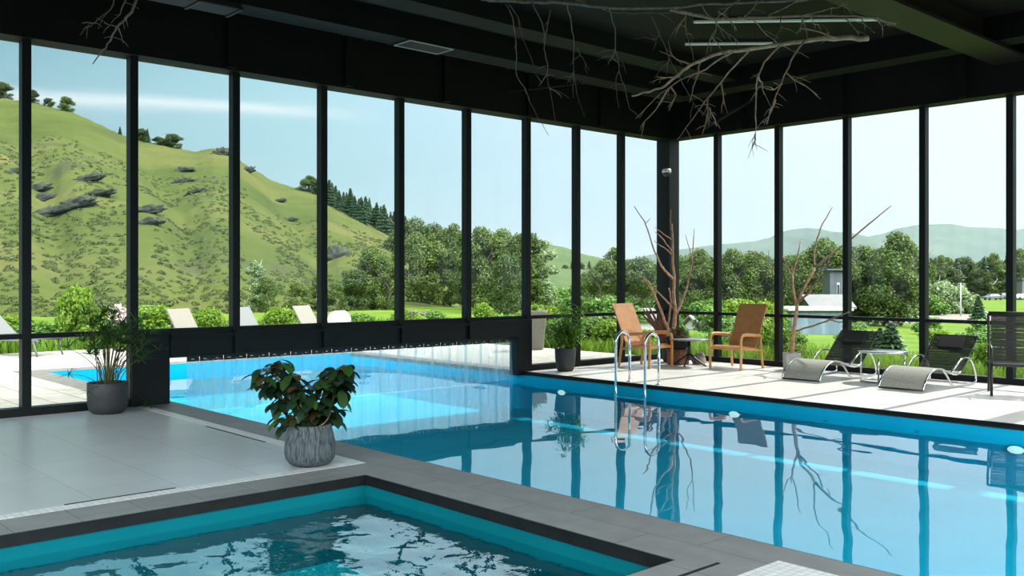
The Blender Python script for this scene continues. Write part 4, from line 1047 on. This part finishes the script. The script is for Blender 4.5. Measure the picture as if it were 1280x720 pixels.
cluster([(700, 352, 90, 'bush1', 1.2), (716, 362, 80, 'bush1', 1.3), (690, 366, 75, 'broad2', 1.1), (735, 338, 70, 'broad0', 1.0), (752, 322, 66, 'broad2', .95), (766, 310, 68, 'slim0', 1.2), (782, 322, 66, 'broad0', .9), (797, 312, 64, 'broad1', .9), (812, 322, 66, 'broad2', .9), (826, 318, 66, 'broad1', .9)], 'leafy tree beyond the lawn near the corner', 'trees beyond the corner lawn', 'broadleaf_tree')
cluster([(847, 326, 100, 'broad0', .9), (858, 312, 100, 'broad1', .9), (871, 308, 98, 'broad0', .95), (886, 312, 100, 'broad1', .9), (905, 310, 98, 'broad1', .9), (918, 308, 96, 'broad0', .95), (934, 315, 100, 'broad1', .9), (946, 312, 96, 'broad2', .95), (960, 318, 98, 'broad0', .9), (975, 318, 96, 'broad1', .9), (986, 320, 90, 'slim0', 1.3)],
        'dense wood tree beyond the tan armchairs', 'wood beyond the armchairs', 'broadleaf_tree')
cluster([(1000, 318, 84, 'broad2', .9), (1018, 302, 80, 'broad0', .9), (1036, 294, 80, 'broad0', 1.0), (1052, 306, 82, 'broad1', .9), (1068, 298, 84, 'broad1', 1.0), (1084, 304, 84, 'broad0', .9), (1104, 298, 80, 'broad1', .9), (1118, 286, 78, 'broad0', 1.0), (1134, 294, 170, 'broad1', .9), (1148, 312, 172, 'broad2', .9), (1095, 330, 84, 'slim1', 1.2)],
        'big leafy tree standing behind the potted branch', 'big trees behind the potted branch', 'broadleaf_tree')
for i in range(22):
    px = 1150 + i * 6.6 + rs.uniform(-2, 2); plant(px, 322 + 5 * math.sin(i * 1.3) + rs.uniform(-4, 5) - max(0, px - 1230) * .12, 240 + rs.uniform(-14, 14), ['broad0', 'broad1', 'pine0', 'broad1', 'slim0'][i % 5], rs.uniform(.9, 1.2), 'distant tree under the pale blue mountain', 'tree', 'far tree line', 'distant_tree')
cluster([(1172, 346, 140, 'broad1', 1.2), (1182, 344, 120, 'bush2', .95), (1198, 350, 118, 'bush2', .9), (1170, 362, 112, 'bush1', 1.1), (1222, 338, 300, 'broad1', 1.2), (1240, 338, 305, 'broad1', 1.1), (1210, 366, 118, 'bush1', 1.1), (1223, 369, 92, 'pine0', 1.5)], 'rounded tree beside the pale gravel path', 'trees beside the gravel path', 'roadside_tree')
# tree belt halfway up the far hill
for i in range(8):
    px = 688 + i * 6.2 + rs.uniform(-2, 2)
    for t_ in np.linspace(.3, .98, 40):
        tp = at(px, 304 + (px - 680) * .25, 320); p = Vector((tp.x + .74 * 170 * (1 - t_), tp.y - .673 * 170 * (1 - t_), -4 + (tp.z + 4) * t_ ** 1.2))
        if pr(*p)[1] < 339: break
    plant(px, pr(*p)[1] - rs.uniform(8, 12), depth(p.x, p.y), ['broad1', 'pine0', 'broad1'][i % 3], rs.uniform(1.0, 1.4), 'dark tree of the belt across the far hill', 'tree', 'tree belt on the far hill', 'distant_tree', p.z - 1.0, (p.x, p.y))
# shrubs close to the glass
for px, yb, Z, hh, kd, wk in ((18, 0, 22, .85, 'bush0', 1.6), (52, 0, 21.5, .75, 'bush1', 1.7), (96, 0, 22, 1.6, 'bush0', .55), (120, 0, 22.5, 1.0, 'bush0', 1.4), (150, 0, 23, .95, 'bush1', 1.5), (192, 0, 23.5, 1.05, 'bush0', 1.5), (262, 0, 26, .9, 'bush0', 1.2), (350, 0, 27, .9, 'bush0', 1.2), (372, 0, 27.5, .8, 'bush0', 1.3), (455, 0, 29, .7, 'bush1', 1.5), (508, 0, 30, .75, 'bush0', 1.5), (547, 0, 30, .8, 'bush1', 1.2), (604, 0, 31, 1.0, 'bush0', .7), (628, 0, 31, .7, 'bush1', 1.5), (-30, 0, 22, .9, 'bush0', 1.6)):
    b = at(px, 348, Z); plant(px, None, Z, kd, wk, 'low garden shrub along the terrace edge', 'shrub', 'shrubs along the terrace', 'garden_shrub', (gz(b.x, b.y), hh))
for px, Z, hh, kd, wk in ((678, 22, 1.1, 'bush0', 1.0), (692, 21, .9, 'bush1', 1.1), (735, 21.5, .95, 'bush1', 1.1), (752, 22, 1.15, 'bush1', 1.1), (766, 21, .8, 'bush0', 1.2), (712, 24, .9, 'bush0', 1.3), (774, 24, 1.0, 'bush1', 1.1), (812, 22, .55, 'bush0', 1.3), (849, 25, 1.1, 'bush1', .5), (908, 24, 1.1, 'bush1', .9), (912, 23, .8, 'bush1', 1.3), (944, 22, 1.1, 'bush0', .9), (958, 24, 1.5, 'bush0', .7), (984, 18.5, .8, 'bush0', .9), (990, 18, .5, 'bush0', 1.2), (1235, 17, .75, 'bush0', .8), (1205, 24, .9, 'bush1', .9), (1180, 26, .7, 'bush1', 1.2), (1062, 30, .8, 'bush1', 1.5), (1075, 46, 1.2, 'bush1', 1.3), (1170, 40, .9, 'bush0', 1.4), (1195, 34, .9, 'bush1', 1.6), (1218, 30, 1.0, 'bush1', 1.3), (1245, 40, 1.3, 'bush1', 1.2), (1228, 52, 1.5, 'bush1', 1.2), (1275, 45, 1.3, 'bush0', 1.2), (1160, 60, 1.4, 'bush1', 1.4), (900, 40, 1.8, 'bush1', 1.1), (925, 50, 2.2, 'bush0', 1.0), (945, 44, 2.0, 'bush1', 1.0), (965, 36, 1.6, 'bush1', 1.0), (890, 55, 2.5, 'bush1', 1.1), (775, 45, 2.0, 'bush1', 1.2), (745, 40, 1.6, 'bush1', 1.3)):
    b = at(px, 348, Z); plant(px, None, Z, kd, wk, 'small leafy shrub in the grass outside', 'shrub', 'shrubs in the grass', 'meadow_shrub', (gz(b.x, b.y), hh))
plant(1114, None, 24, 'pine1', 1.9, 'small young conifer in the grass behind the chrome table', 'tree', None, 'young_conifer', (-.75, 1.15))
plant(1100, None, 25, 'pine0', 1.9, 'tiny young conifer left of another behind the chrome table', 'tree', None, 'young_conifer', (-.75, .95))
# labels count within one pane and group, from left to right
# trees that would stand wholly behind a bar, a roof or another tree are left out
HIDDEN = {'pine_tree': (19, 20, 22, 23), 'distant_tree': (1, 9, 20, 21, 24, 27, 28, 29), 'roadside_tree': (4, 5), 'garden_shrub': (14,), 'meadow_shrub': (6, 16, 17, 25, 29)}
seq = {}; keep = []
for q in plants:
    k_ = seq.get(q[8], 0); seq[q[8]] = k_ + 1
    if k_ not in HIDDEN.get(q[8], ()): keep.append(q)
plants = keep
cnt = {}
for i, q in sorted(enumerate(plants), key=lambda a: a[1][0]):
    key = (pane(q[0]), q[5]); cnt.setdefault(key, []).append(i)
lab = {}
for (pn, ds), ids in cnt.items():
    for j, i in enumerate(ids):
        lab[i] = ds if plants[i][7] is None else ('%s, %s%s' % (ds, (ORD[j] + ' from left in ' if len(ids) > 1 else 'seen in '), pn))
for i, (px, yt, Z, kd, wk, ds, cat, grp, nm, zb, base) in enumerate(plants):
    if base: x, y = base
    else: b = at(px, 348, Z); x, y = b.x, b.y
    if yt is None: z0, hh = zb
    else:
        z0 = gz(x, y) - .1 if zb is None else zb
        hh = at(px, yt, Z).z - z0
    t = thing(nm, lab[i], cat, (x, y, z0), rs.uniform(0, 6.28), grp); t.scale = (hh * wk, hh * wk, hh)
    for pn, me in zip(('crown', 'trunk'), TR[kd]):
        o = bpy.data.objects.new(pn, me); COL.objects.link(o); o.parent = t
# pale pink flowering bush behind the papyrus
b = at(149, 400, 21); t = thing('flowering_bush', 'pale pink flowering bush outside behind the papyrus', 'shrub', (b.x, b.y, -.1))
o = bpy.data.objects.new('blossom_crown', leaf_cloud('blossom_crown', [(0, 0, .75, .2, .2, .26), (.1, .1, .6, .18, .18, .2)], 420, .07, 9, M['petal'])); COL.objects.link(o); o.parent = t
o = bpy.data.objects.new('foliage', leaf_cloud('foliage', [(0, 0, .4, .3, .3, .35)], 700, .07, 10, M['shrub_dark'])); COL.objects.link(o); o.parent = t
MB().tube([(0, 0, 0), (.01, 0, .6)], .012, 6).build('stem', M['bark'], t)
for i, (px, py, ds) in enumerate(((386, 392, 'cream flower head by the third cream lounger'), (517, 391, 'yellow cream flower heads in the sixth window pane'))):
    b = at(px, py, 28); t = thing('flower', ds, 'flower', (b.x, b.y, -.2)); hh = b.z + .2
    MB().tube([(0, 0, 0), (.02, 0, hh * .5), (0, 0, hh)], .008, 6).build('stem', M['papstem'], t)
    o = bpy.data.objects.new('petals', leaf_cloud('petals', [(0, 0, hh, .12, .12, .05), (.2, .22, hh - .03, .1, .1, .05)], 220, .05, 19 + i, M['cream'])); COL.objects.link(o); o.parent = t

# scrub on the hill and tall grass outside the glass: beyond counting
g = np.random.default_rng(5); parts = []
for i in range(4600):
    px = g.uniform(-40, 480); tq = g.uniform(.02, .75) ** 1.25
    if noise.noise((px * .02, tq * 5, 3)) < -.18 or g.random() < .25 * tq: continue
    p = hill_pt(px, tq); s = g.uniform(.10, .27); n_ = 26
    d = g.normal(size=(n_, 3)); d /= np.linalg.norm(d, axis=1)[:, None]; d[:, 2] = np.abs(d[:, 2])
    q = np.array(p) + d * np.array([s, s, s * .75]); a = np.cross(d, g.normal(size=(n_, 3))); a /= np.linalg.norm(a, axis=1)[:, None]; b = np.cross(d, a); k_ = s * .3
    parts.append(np.stack([q - a * k_, q - b * k_, q + a * k_, q + b * k_], 1).reshape(-1, 3))
def hill_at(px, py):
    lo, hi = 0.0, 1.0
    for _ in range(30):
        m_ = (lo + hi) / 2; p = hill_pt(px, m_)
        if pr(*p)[1] > py: lo = m_
        else: hi = m_
    return hill_pt(px, (lo + hi) / 2)
for i, (px, py, sx, sz) in enumerate(((96, 257, 3.4, 1.6), (46, 237, 2.4, 1.3), (56, 250, 2.6, 1.4), (66, 268, 2.8, 1.5), (111, 225, 2.8, 1.2), (122, 244, 3.0, 1.0), (230, 214, 3.2, 1.4), (227, 228, 2.8, 1.2), (246, 240, 2.6, 1.0), (277, 193, 3.0, 2.6), (309, 214, 2.6, 1.6), (181, 266, 2.6, 1.5), (185, 280, 2.2, 1.2), (349, 252, 2.0, 1.1), (362, 276, 2.0, 1.0), (20, 216, 2.4, 1.0), (420, 322, 2.2, 2.2))):
    p = hill_at(px, py)
    o = rock('rock_outcrop', 'dark rock outcrop on the hillside, %s in %s' % (['lower left', 'upper left', 'middle left', 'lowest left', 'upper middle', 'middle', 'highest', 'second highest', 'third highest', 'crest', 'first', 'upper', 'lower', 'upper', 'lower', 'only one', 'pale'][i], pane(px)), 'rock', (p.x, p.y, p.z + sz * .02), (sx * .30, sx * .5, sz * .36), 5.1 + i, M['hillrock'], .75); o['group'] = 'rocks on the hill'; o.rotation_euler = (R(14), 0, R(-35))
o = bpy.data.objects.new('hillside_undergrowth', quads_mesh('hillside_undergrowth', np.concatenate(parts), M['scrub'])); COL.objects.link(o)
tag(o, 'low dark scrub scattered over the grassy hillside', 'undergrowth', None, 'stuff')
def grass_patch(name, label, n, fx, hmin, hmax, seed, mat):
    g = np.random.default_rng(seed); P = np.array([fx(g) for _ in range(n)]); Z = np.array([gz(x, y) for x, y in P])
    p = np.column_stack([P, Z - .02]); a = g.uniform(0, 6.28, n); s = np.stack([np.cos(a), np.sin(a), np.zeros(n)], 1); h_ = g.uniform(hmin, hmax, n)[:, None]
    ln = np.stack([np.cos(a + 1.3), np.sin(a + 1.3), np.zeros(n)], 1) * h_ * g.uniform(.05, .5, n)[:, None]; up = np.array([0, 0, 1.]) * h_; w = .012 + .012 * g.random(n)[:, None]
    V = np.stack([p - s * w, p + s * w, p + up * .6 + ln * .35 + s * w * .8, p + up + ln], 1).reshape(-1, 3)
    o = bpy.data.objects.new(name, quads_mesh(name, V, mat)); COL.objects.link(o); tag(o, label, 'grass', None, 'stuff')
grass_patch('tall_grass', 'tall sunlit grass just outside the glass walls', 30000, lambda g: (g.uniform(-9, 13), .22 + 11 * g.random() ** 1.4), .10, .42, 1, M['grass'])
grass_patch('terrace_edge_grass', 'green grass beyond the paved terrace', 9000, lambda g: (-9.6 - 6 * g.random() ** 1.3, g.uniform(-14, 4)), .15, .5, 2, M['grass'])

# ---- outdoor furniture
def sunbed(label, loc, rz, mat, group, back=50, L0=1.9):
    t = thing('garden_lounger', label, 'sun lounger', loc, rz, group)
    MB().sweep([(-1.1, .36), (-.6, .37), (.15, .37)], -.32, .32, .05).build('seat', mat, t, bevel=.01)
    c_, s_ = math.cos(R(back)), math.sin(R(back))
    MB().sweep([(.15, .38), (.15 + .4 * c_, .38 + .4 * s_), (.15 + .78 * c_, .38 + .78 * s_)], -.32, .32, .05).build('backrest', mat, t, bevel=.015)
    for sx in (-1, 1):
        MB().bar((sx * .30, -1.08, .32), (sx * .30, .75, .32), .035, .05).build('side_rail', M['greyfab'], t)
        for y in (-.95, .6): MB().tube([(sx * .30, y, .31), (sx * .31, y + (.12 if y > 0 else -.1), 0)], .018, 8).build('leg', M['greyfab'], t, smooth=True)
    MB().tube([(-.28, .6, .32), (-.28, .15 + .5 * c_, .38 + .5 * s_ - .02)], .012, 6).build('prop', M['greyfab'], t)
    return t
b = un(11, 443); sunbed('grey garden lounger on the paving at the left picture edge', (b.x, b.y, 0), R(-62 + 180), M['greyfab'], None, 39)
for i, (px, yt, Z) in enumerate(((244, 387, 21.5), (321, 385, 23.0), (397, 383, 24.5))):
    b = at(px, 400, Z); zt = at(px, yt, Z).z; k_ = .98
    # loungers face away from the house; the backrest tops show above the rail
    t = sunbed(['cream garden lounger seen through the third window pane, backrest raised', 'pale grey garden lounger seen through the fourth window pane, backrest raised', 'cream garden lounger half hidden by the bar between fourth and fifth panes'][i],
               (b.x, b.y, zt - 1.02), R(47.7 + 60), [M['cream'], M['greyfab'], M['cream']][i], 'cream loungers beyond the outdoor pool', 56)
b = at(424, 398, 24.5)
t = thing('rolled_cover', 'white rolled cover lying behind the beam in the fifth window pane', 'cover', (b.x, b.y, .25), R(47.7 + 75))
P = [(.21 * math.cos(R(a)) * (1 - .05 * a / 360), .21 * math.sin(R(a)) * (1 - .05 * a / 360)) for a in range(0, 361, 15)]
m = MB(); m.tube([(-.24, 0, .17), (-.20, 0, .17), (.20, 0, .17), (.24, 0, .17)], [.20, .24, .24, .20], 20); m.build('roll', M['white'], t, smooth=True)
m = MB(); m.tube([(.22, 0, .17), (.26, 0, .17)], .09, 16); m.build('core', M['greyfab'], t, smooth=True)
m = MB(); m.box(-.2, -.04, -.25, -.14, .04, .0); m.build('support', M['greyfab'], t, bevel=.01); m = MB(); m.box(.14, -.04, -.25, .2, .04, .0); m.build('support', M['greyfab'], t, bevel=.01)
b = un(669, 437)
t = thing('tall_planter', 'tall tapered beige planter on the outdoor paving', 'planter', (b.x, b.y, 0))
MB().lathe([(0, 0), (.16, 0), (.18, .05), (.25, .78), (.26, .83), (.235, .83), (.22, .75), (0, .74)], 28).build('pot', M['cream'], t, smooth=True)
MB().lathe([(0, .76), (.22, .76), (.2, .74), (0, .74)], 20).build('soil', M['soil'], t)
m = MB()
for i in range(40): m.blade((0, 0, .75), up_rand(rs, .9), (0, 0, 1), rs.uniform(.15, .3), .03, .6, 4, .1)
m.build('foliage', M['shrub'], t)

# ---- buildings, road, cars in the valley
def house(name, label, px, Z, yb, w, d, hw, hr, rz, wallm, roofm, flat=False, win=2, cat='building'):
    b = at(px, yb, Z); t = thing(name, label, cat, (b.x, b.y, max(b.z, gz(b.x, b.y) - .2)), rz)
    MB().box(-w / 2, -d / 2, -1.5, w / 2, d / 2, hw).build('walls', wallm, t)
    if flat:
        MB().box(-w / 2 - .3, -d / 2 - .3, hw, w / 2 + .3, d / 2 + .3, hw + hr).build('roof', roofm, t, bevel=.02)
    else:
        m = MB(); e_ = .4; b_ = 0
        m.v = [(-w / 2 - e_, -d / 2 - e_, hw - .1), (w / 2 + e_, -d / 2 - e_, hw - .1), (w / 2 + e_, d / 2 + e_, hw - .1), (-w / 2 - e_, d / 2 + e_, hw - .1), (-w / 2 - e_, 0, hw + hr), (w / 2 + e_, 0, hw + hr)]
        m.v += [(x, y, z - .12) for x, y, z in m.v]
        m.f = [(0, 1, 5, 4), (2, 3, 4, 5), (7, 6, 10, 11), (9, 8, 11, 10), (0, 4, 10, 6), (4, 3, 9, 10), (1, 7, 11, 5), (5, 11, 8, 2), (0, 6, 7, 1), (3, 2, 8, 9)]
        m.build('roof', roofm, t)
        m = MB(); m.v = [(-w / 2, -d / 2, hw), (-w / 2, d / 2, hw), (-w / 2, 0, hw + hr * .95), (w / 2, -d / 2, hw), (w / 2, d / 2, hw), (w / 2, 0, hw + hr * .95)]; m.f = [(0, 1, 2), (3, 5, 4)]
        m.build('gable', wallm, t)
    for k_ in range(win):
        x = -w / 2 + w * (k_ + .7) / (win + .4)
        f_ = MB().box(x - w * .07, -d / 2 - .04, hw * .35, x + w * .07, -d / 2 + .02, hw * .8).build('window_frame', M['white'], t)
        MB().box(x - w * .06, -d / 2 - .05, hw * .38, x + w * .06, -d / 2, hw * .77).build('pane', M['carglass'], f_)
    return t
house('pavilion', 'low pavilion with white roof and blue-grey cladding beyond the potted branch', 1011, 60, 428, 3.4, 4.2, 1.70, .14, YAW, M['bluewall'], M['roofwhite'], True, 0)
house('grey_cabin', 'grey-roofed dark cabin behind the pavilion', 1030, 67, 424, 2.4, 3.2, 2.0, .75, YAW, M['darkwall'], M['roofgrey'], False, 1)
house('dark_annex', 'narrow dark slate annex standing behind the grey cabin', 1043, 71, 424, 1.2, 1.6, 4.6, .12, YAW, M['darkwall'], M['darkwall'], True, 1)
house('white_canopy', 'white flat canopy roof in the lawn behind the chrome table', 1118, 90, 407, 4.4, 4.2, .75, .06, YAW - .25, M['concrete'], M['roofwhite'], True, 0)
house('garden_shed', 'small weathered shed with pale gable roof beneath the big trees', 1146, 150, 385, 1.9, 2, 1.2, 1.2, YAW + .9, M['woodwall'], M['roofgrey'], False, 0)
house('grey_tent', 'pale grey tent-like roof in the shrubs left of the second armchair', 873, 60, 423, 1.1, 1.4, .5, .75, YAW + .7, M['concrete'], M['roofgrey'], False, 0)
house('roadside_building', 'grey building behind the parked cars at the far right', 1282, 224, 368, 6, 5, 3.4, .5, YAW + .2, M['roofgrey'], M['darkwall'], True, 2)
house('low_shelter', 'low pale shelter roof in the shrubs behind the first armchair', 798, 50, 424, 1.0, 1.6, .95, .4, YAW + .4, M['concrete'], M['roofgrey'], False, 0)
# gravel path winding away
m = MB(); C_ = [(1208, 404, 5), (1196, 394, 5.5), (1180, 388, 6), (1165, 386, 6), (1150, 384, 5), (1130, 382, 4)]
for px, py, w in C_:
    Z = 1.5 * F / (py - HY)
    for _ in range(12):
        p = at(px, py, Z); Z = (1.5 - gz(p.x, p.y)) * F / (py - HY)
    a = at(px, py, Z); 
    for sg in (-1, 1): m.v.append((a.x + FW.x * sg * w * 1.4 - RT.x * sg * w * .3, a.y + FW.y * sg * w * 1.4 - RT.y * sg * w * .3, gz(a.x + FW.x * sg * w * 1.4, a.y + FW.y * sg * w * 1.4) + .12))
m.f = [(2 * i, 2 * i + 2, 2 * i + 3, 2 * i + 1) for i in range(len(C_) - 1)]
m.v += [(x, y, z - .3) for x, y, z in m.v]; k_ = len(C_) * 2
m.f += [(2 * i, 2 * i + k_, 2 * i + 2 + k_, 2 * i + 2) for i in range(len(C_) - 1)]
struct(m, 'path_gravel', M['road'])
def car(label, px, Z, rz, mat):
    b = at(px, 360, Z); z = gz(b.x, b.y); t = thing('parked_car', label, 'car', (b.x, b.y, z), rz, 'cars parked by the far trees')
    pr2 = [(-2.1, .35), (-2.12, .75), (-1.3, .92), (-.75, 1.38), (.75, 1.42), (1.45, .98), (2.1, .88), (2.15, .40)]
    m = MB(); n_ = len(pr2)
    for s_ in (-1, 1):
        for x, z_ in pr2: m.v.append((x, s_ * (.85 if z_ < 1.1 else .68), z_))
    m.f = [(i, i + 1, n_ + i + 1, n_ + i) for i in range(n_ - 1)] + [tuple(range(n_))[::-1], tuple(range(n_, 2 * n_)), (0, n_, 2 * n_ - 1, n_ - 1)]
    m.build('body', mat, t, bevel=.05)
    for s_ in (-1, 1):
        m = MB(); m.v = [(-1.1, s_ * .83, .98), (1.25, s_ * .83, 1.0), (.68, s_ * .715, 1.34), (-.68, s_ * .715, 1.31)]; m.f = [(0, 1, 2, 3)]; m.build('side_window', M['carglass'], t)
        for x in (-1.35, 1.35):
            w = MB().lathe([(0, -.1), (.30, -.1), (.33, -.06), (.33, .06), (.30, .1), (0, .1)], 18); w.v = [(a, c, b_) for a, b_, c in w.v]
            o = w.build('wheel', M['tyre'], t, smooth=True); o.location = (x, s_ * .8, .33)
car('silver car parked beyond the lawn left of the last window bar', 1241, 215, YAW + .15, M['carbody'])
car('white car parked just left of the last window bar', 1255, 230, YAW + 1.25, M['carwhite'])
car('pale car parked right of the last window bar', 1278, 218, YAW + .2, M['carwhite'])
b = at(1201, 393, 110); z = gz(b.x, b.y)
t = thing('lamp_post', 'slim pale lamp post standing beside the gravel path', 'lamp post', (b.x, b.y, z)); hh = at(1201, 354, 110).z - z
MB().tube([(0, 0, 0), (0, 0, hh)], [.09, .06], 8).build('pole', M['concrete'], t, smooth=True)
MB().box(-.22, -.06, hh - .02, .06, .06, hh + .05).build('lamp_head', M['concrete'], t, bevel=.01)

# ================================================================== LIGHT, SKY, CAMERA
EL = 44.0
sun = bpy.data.lights.new('sun', 'SUN'); sun.energy = 6.2; sun.angle = R(.6); sun.color = (1, .95, .86)
so = bpy.data.objects.new('sun', sun); COL.objects.link(so)
so.rotation_euler = Vector((0, -math.cos(R(EL)), -math.sin(R(EL)))).to_track_quat('-Z', 'Y').to_euler()
w = bpy.data.worlds.new('sky'); scene.world = w; w.use_nodes = True; nt = w.node_tree; nt.nodes.clear()
out = N(nt, 'ShaderNodeOutputWorld'); bg = N(nt, 'ShaderNodeBackground', Strength=1.0); L(nt, bg.outputs[0], out.inputs[0])
tc = N(nt, 'ShaderNodeTexCoord')
dot = N(nt, 'ShaderNodeVectorMath', operation='DOT_PRODUCT'); L(nt, tc.outputs['Generated'], dot.inputs[0]); dot.inputs[1].default_value = (0, math.cos(R(EL)), math.sin(R(EL)))
sky = ramp(nt, [(.0, (.20, .40, .50)), (.335, rgb(110, 170, 185)), (.45, rgb(138, 197, 210)), (.54, rgb(164, 210, 228)), (.61, rgb(188, 221, 240)), (.72, rgb(222, 237, 250)), (.90, rgb(244, 248, 255))]); L(nt, dot.outputs['Value'], sky.inputs[0])
sp = N(nt, 'ShaderNodeSeparateXYZ'); L(nt, tc.outputs['Generated'], sp.inputs[0])
def mth(op, a, b=None, c=None, clamp=False):
    n_ = N(nt, 'ShaderNodeMath', operation=op, use_clamp=clamp)
    for i, v in enumerate((a, b, c)):
        if v is None: continue
        if isinstance(v, (int, float)): n_.inputs[i].default_value = v
        else: L(nt, v, n_.inputs[i])
    return n_.outputs[0]
hz = mth('MULTIPLY', mth('ABSOLUTE', sp.outputs[2]), -13.0); hz = mth('MULTIPLY', mth('EXPONENT', hz), .75)
mx = N(nt, 'ShaderNodeMix', data_type='RGBA'); L(nt, hz, mx.inputs[0]); L(nt, sky.outputs[0], mx.inputs[6]); mx.inputs[7].default_value = (.90, .95, .97, 1)
# thin streak of cloud over the hill
nz = N(nt, 'ShaderNodeTexNoise', Scale=6.0, Detail=5.0); mp = N(nt, 'ShaderNodeMapping'); mp.inputs['Scale'].default_value = (1, 1, 9); L(nt, tc.outputs['Generated'], mp.inputs[0]); L(nt, mp.outputs[0], nz.inputs['Vector'])
zz = mth('ADD', sp.outputs[2], mth('MULTIPLY_ADD', nz.outputs[0], .016, -.008))
bd = mth('EXPONENT', mth('MULTIPLY', mth('POWER', mth('DIVIDE', mth('SUBTRACT', zz, .1695), .0065), 2.0), -1.0))
az = mth('SUBTRACT', 1.0, mth('MULTIPLY', mth('SUBTRACT', sp.outputs[1], .46), 10.0), None, True)
cl = mth('MULTIPLY', mth('MULTIPLY', bd, az, None, True), .8)
mc = N(nt, 'ShaderNodeMix', data_type='RGBA'); L(nt, cl, mc.inputs[0]); L(nt, mx.outputs[2], mc.inputs[6]); mc.inputs[7].default_value = (.78, .86, .88, 1)
# ground side of the world: dull green-grey
gd = mth('MULTIPLY', sp.outputs[2], -30.0, None, True)
mg = N(nt, 'ShaderNodeMix', data_type='RGBA'); L(nt, gd, mg.inputs[0]); L(nt, mc.outputs[2], mg.inputs[6]); mg.inputs[7].default_value = (.16, .19, .12, 1)
# added fill light: sky raised high behind the camera to brighten the hall
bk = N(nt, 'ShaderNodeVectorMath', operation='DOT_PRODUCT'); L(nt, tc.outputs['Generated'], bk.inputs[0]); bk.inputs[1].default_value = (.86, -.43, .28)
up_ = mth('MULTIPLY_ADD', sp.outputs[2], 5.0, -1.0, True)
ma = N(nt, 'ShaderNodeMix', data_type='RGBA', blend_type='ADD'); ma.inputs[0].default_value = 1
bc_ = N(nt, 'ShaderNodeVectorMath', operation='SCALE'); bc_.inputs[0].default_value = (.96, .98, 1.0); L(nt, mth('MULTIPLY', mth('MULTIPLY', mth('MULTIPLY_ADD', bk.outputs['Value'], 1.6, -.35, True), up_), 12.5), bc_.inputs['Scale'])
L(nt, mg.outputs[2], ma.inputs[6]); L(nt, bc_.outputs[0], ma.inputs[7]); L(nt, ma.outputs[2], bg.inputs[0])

cam = bpy.data.cameras.new('camera'); co_ = bpy.data.objects.new('camera', cam); COL.objects.link(co_)
co_.location = (CAM[0], CAM[1], H); co_.rotation_euler = (R(90), 0, YAW)
cam.sensor_width = 36; cam.lens = F / 1280 * 36; cam.shift_y = -(360 - HY) / 1280; cam.clip_end = 9000; cam.clip_start = .05
scene.camera = co_
vs = scene.view_settings; scene.display_settings.display_device = 'sRGB'
vs.view_transform = 'Standard'; vs.look = 'None'; vs.gamma = 1; vs.exposure = 0; vs.use_curve_mapping = False
cy = scene.cycles
cy.max_bounces = 14; cy.transparent_max_bounces = 40; cy.diffuse_bounces = 5; cy.glossy_bounces = 5; cy.transmission_bounces = 6; cy.volume_bounces = 1
cy.use_denoising = True; cy.caustics_reflective = False; cy.caustics_refractive = False; cy.sample_clamp_indirect = 6
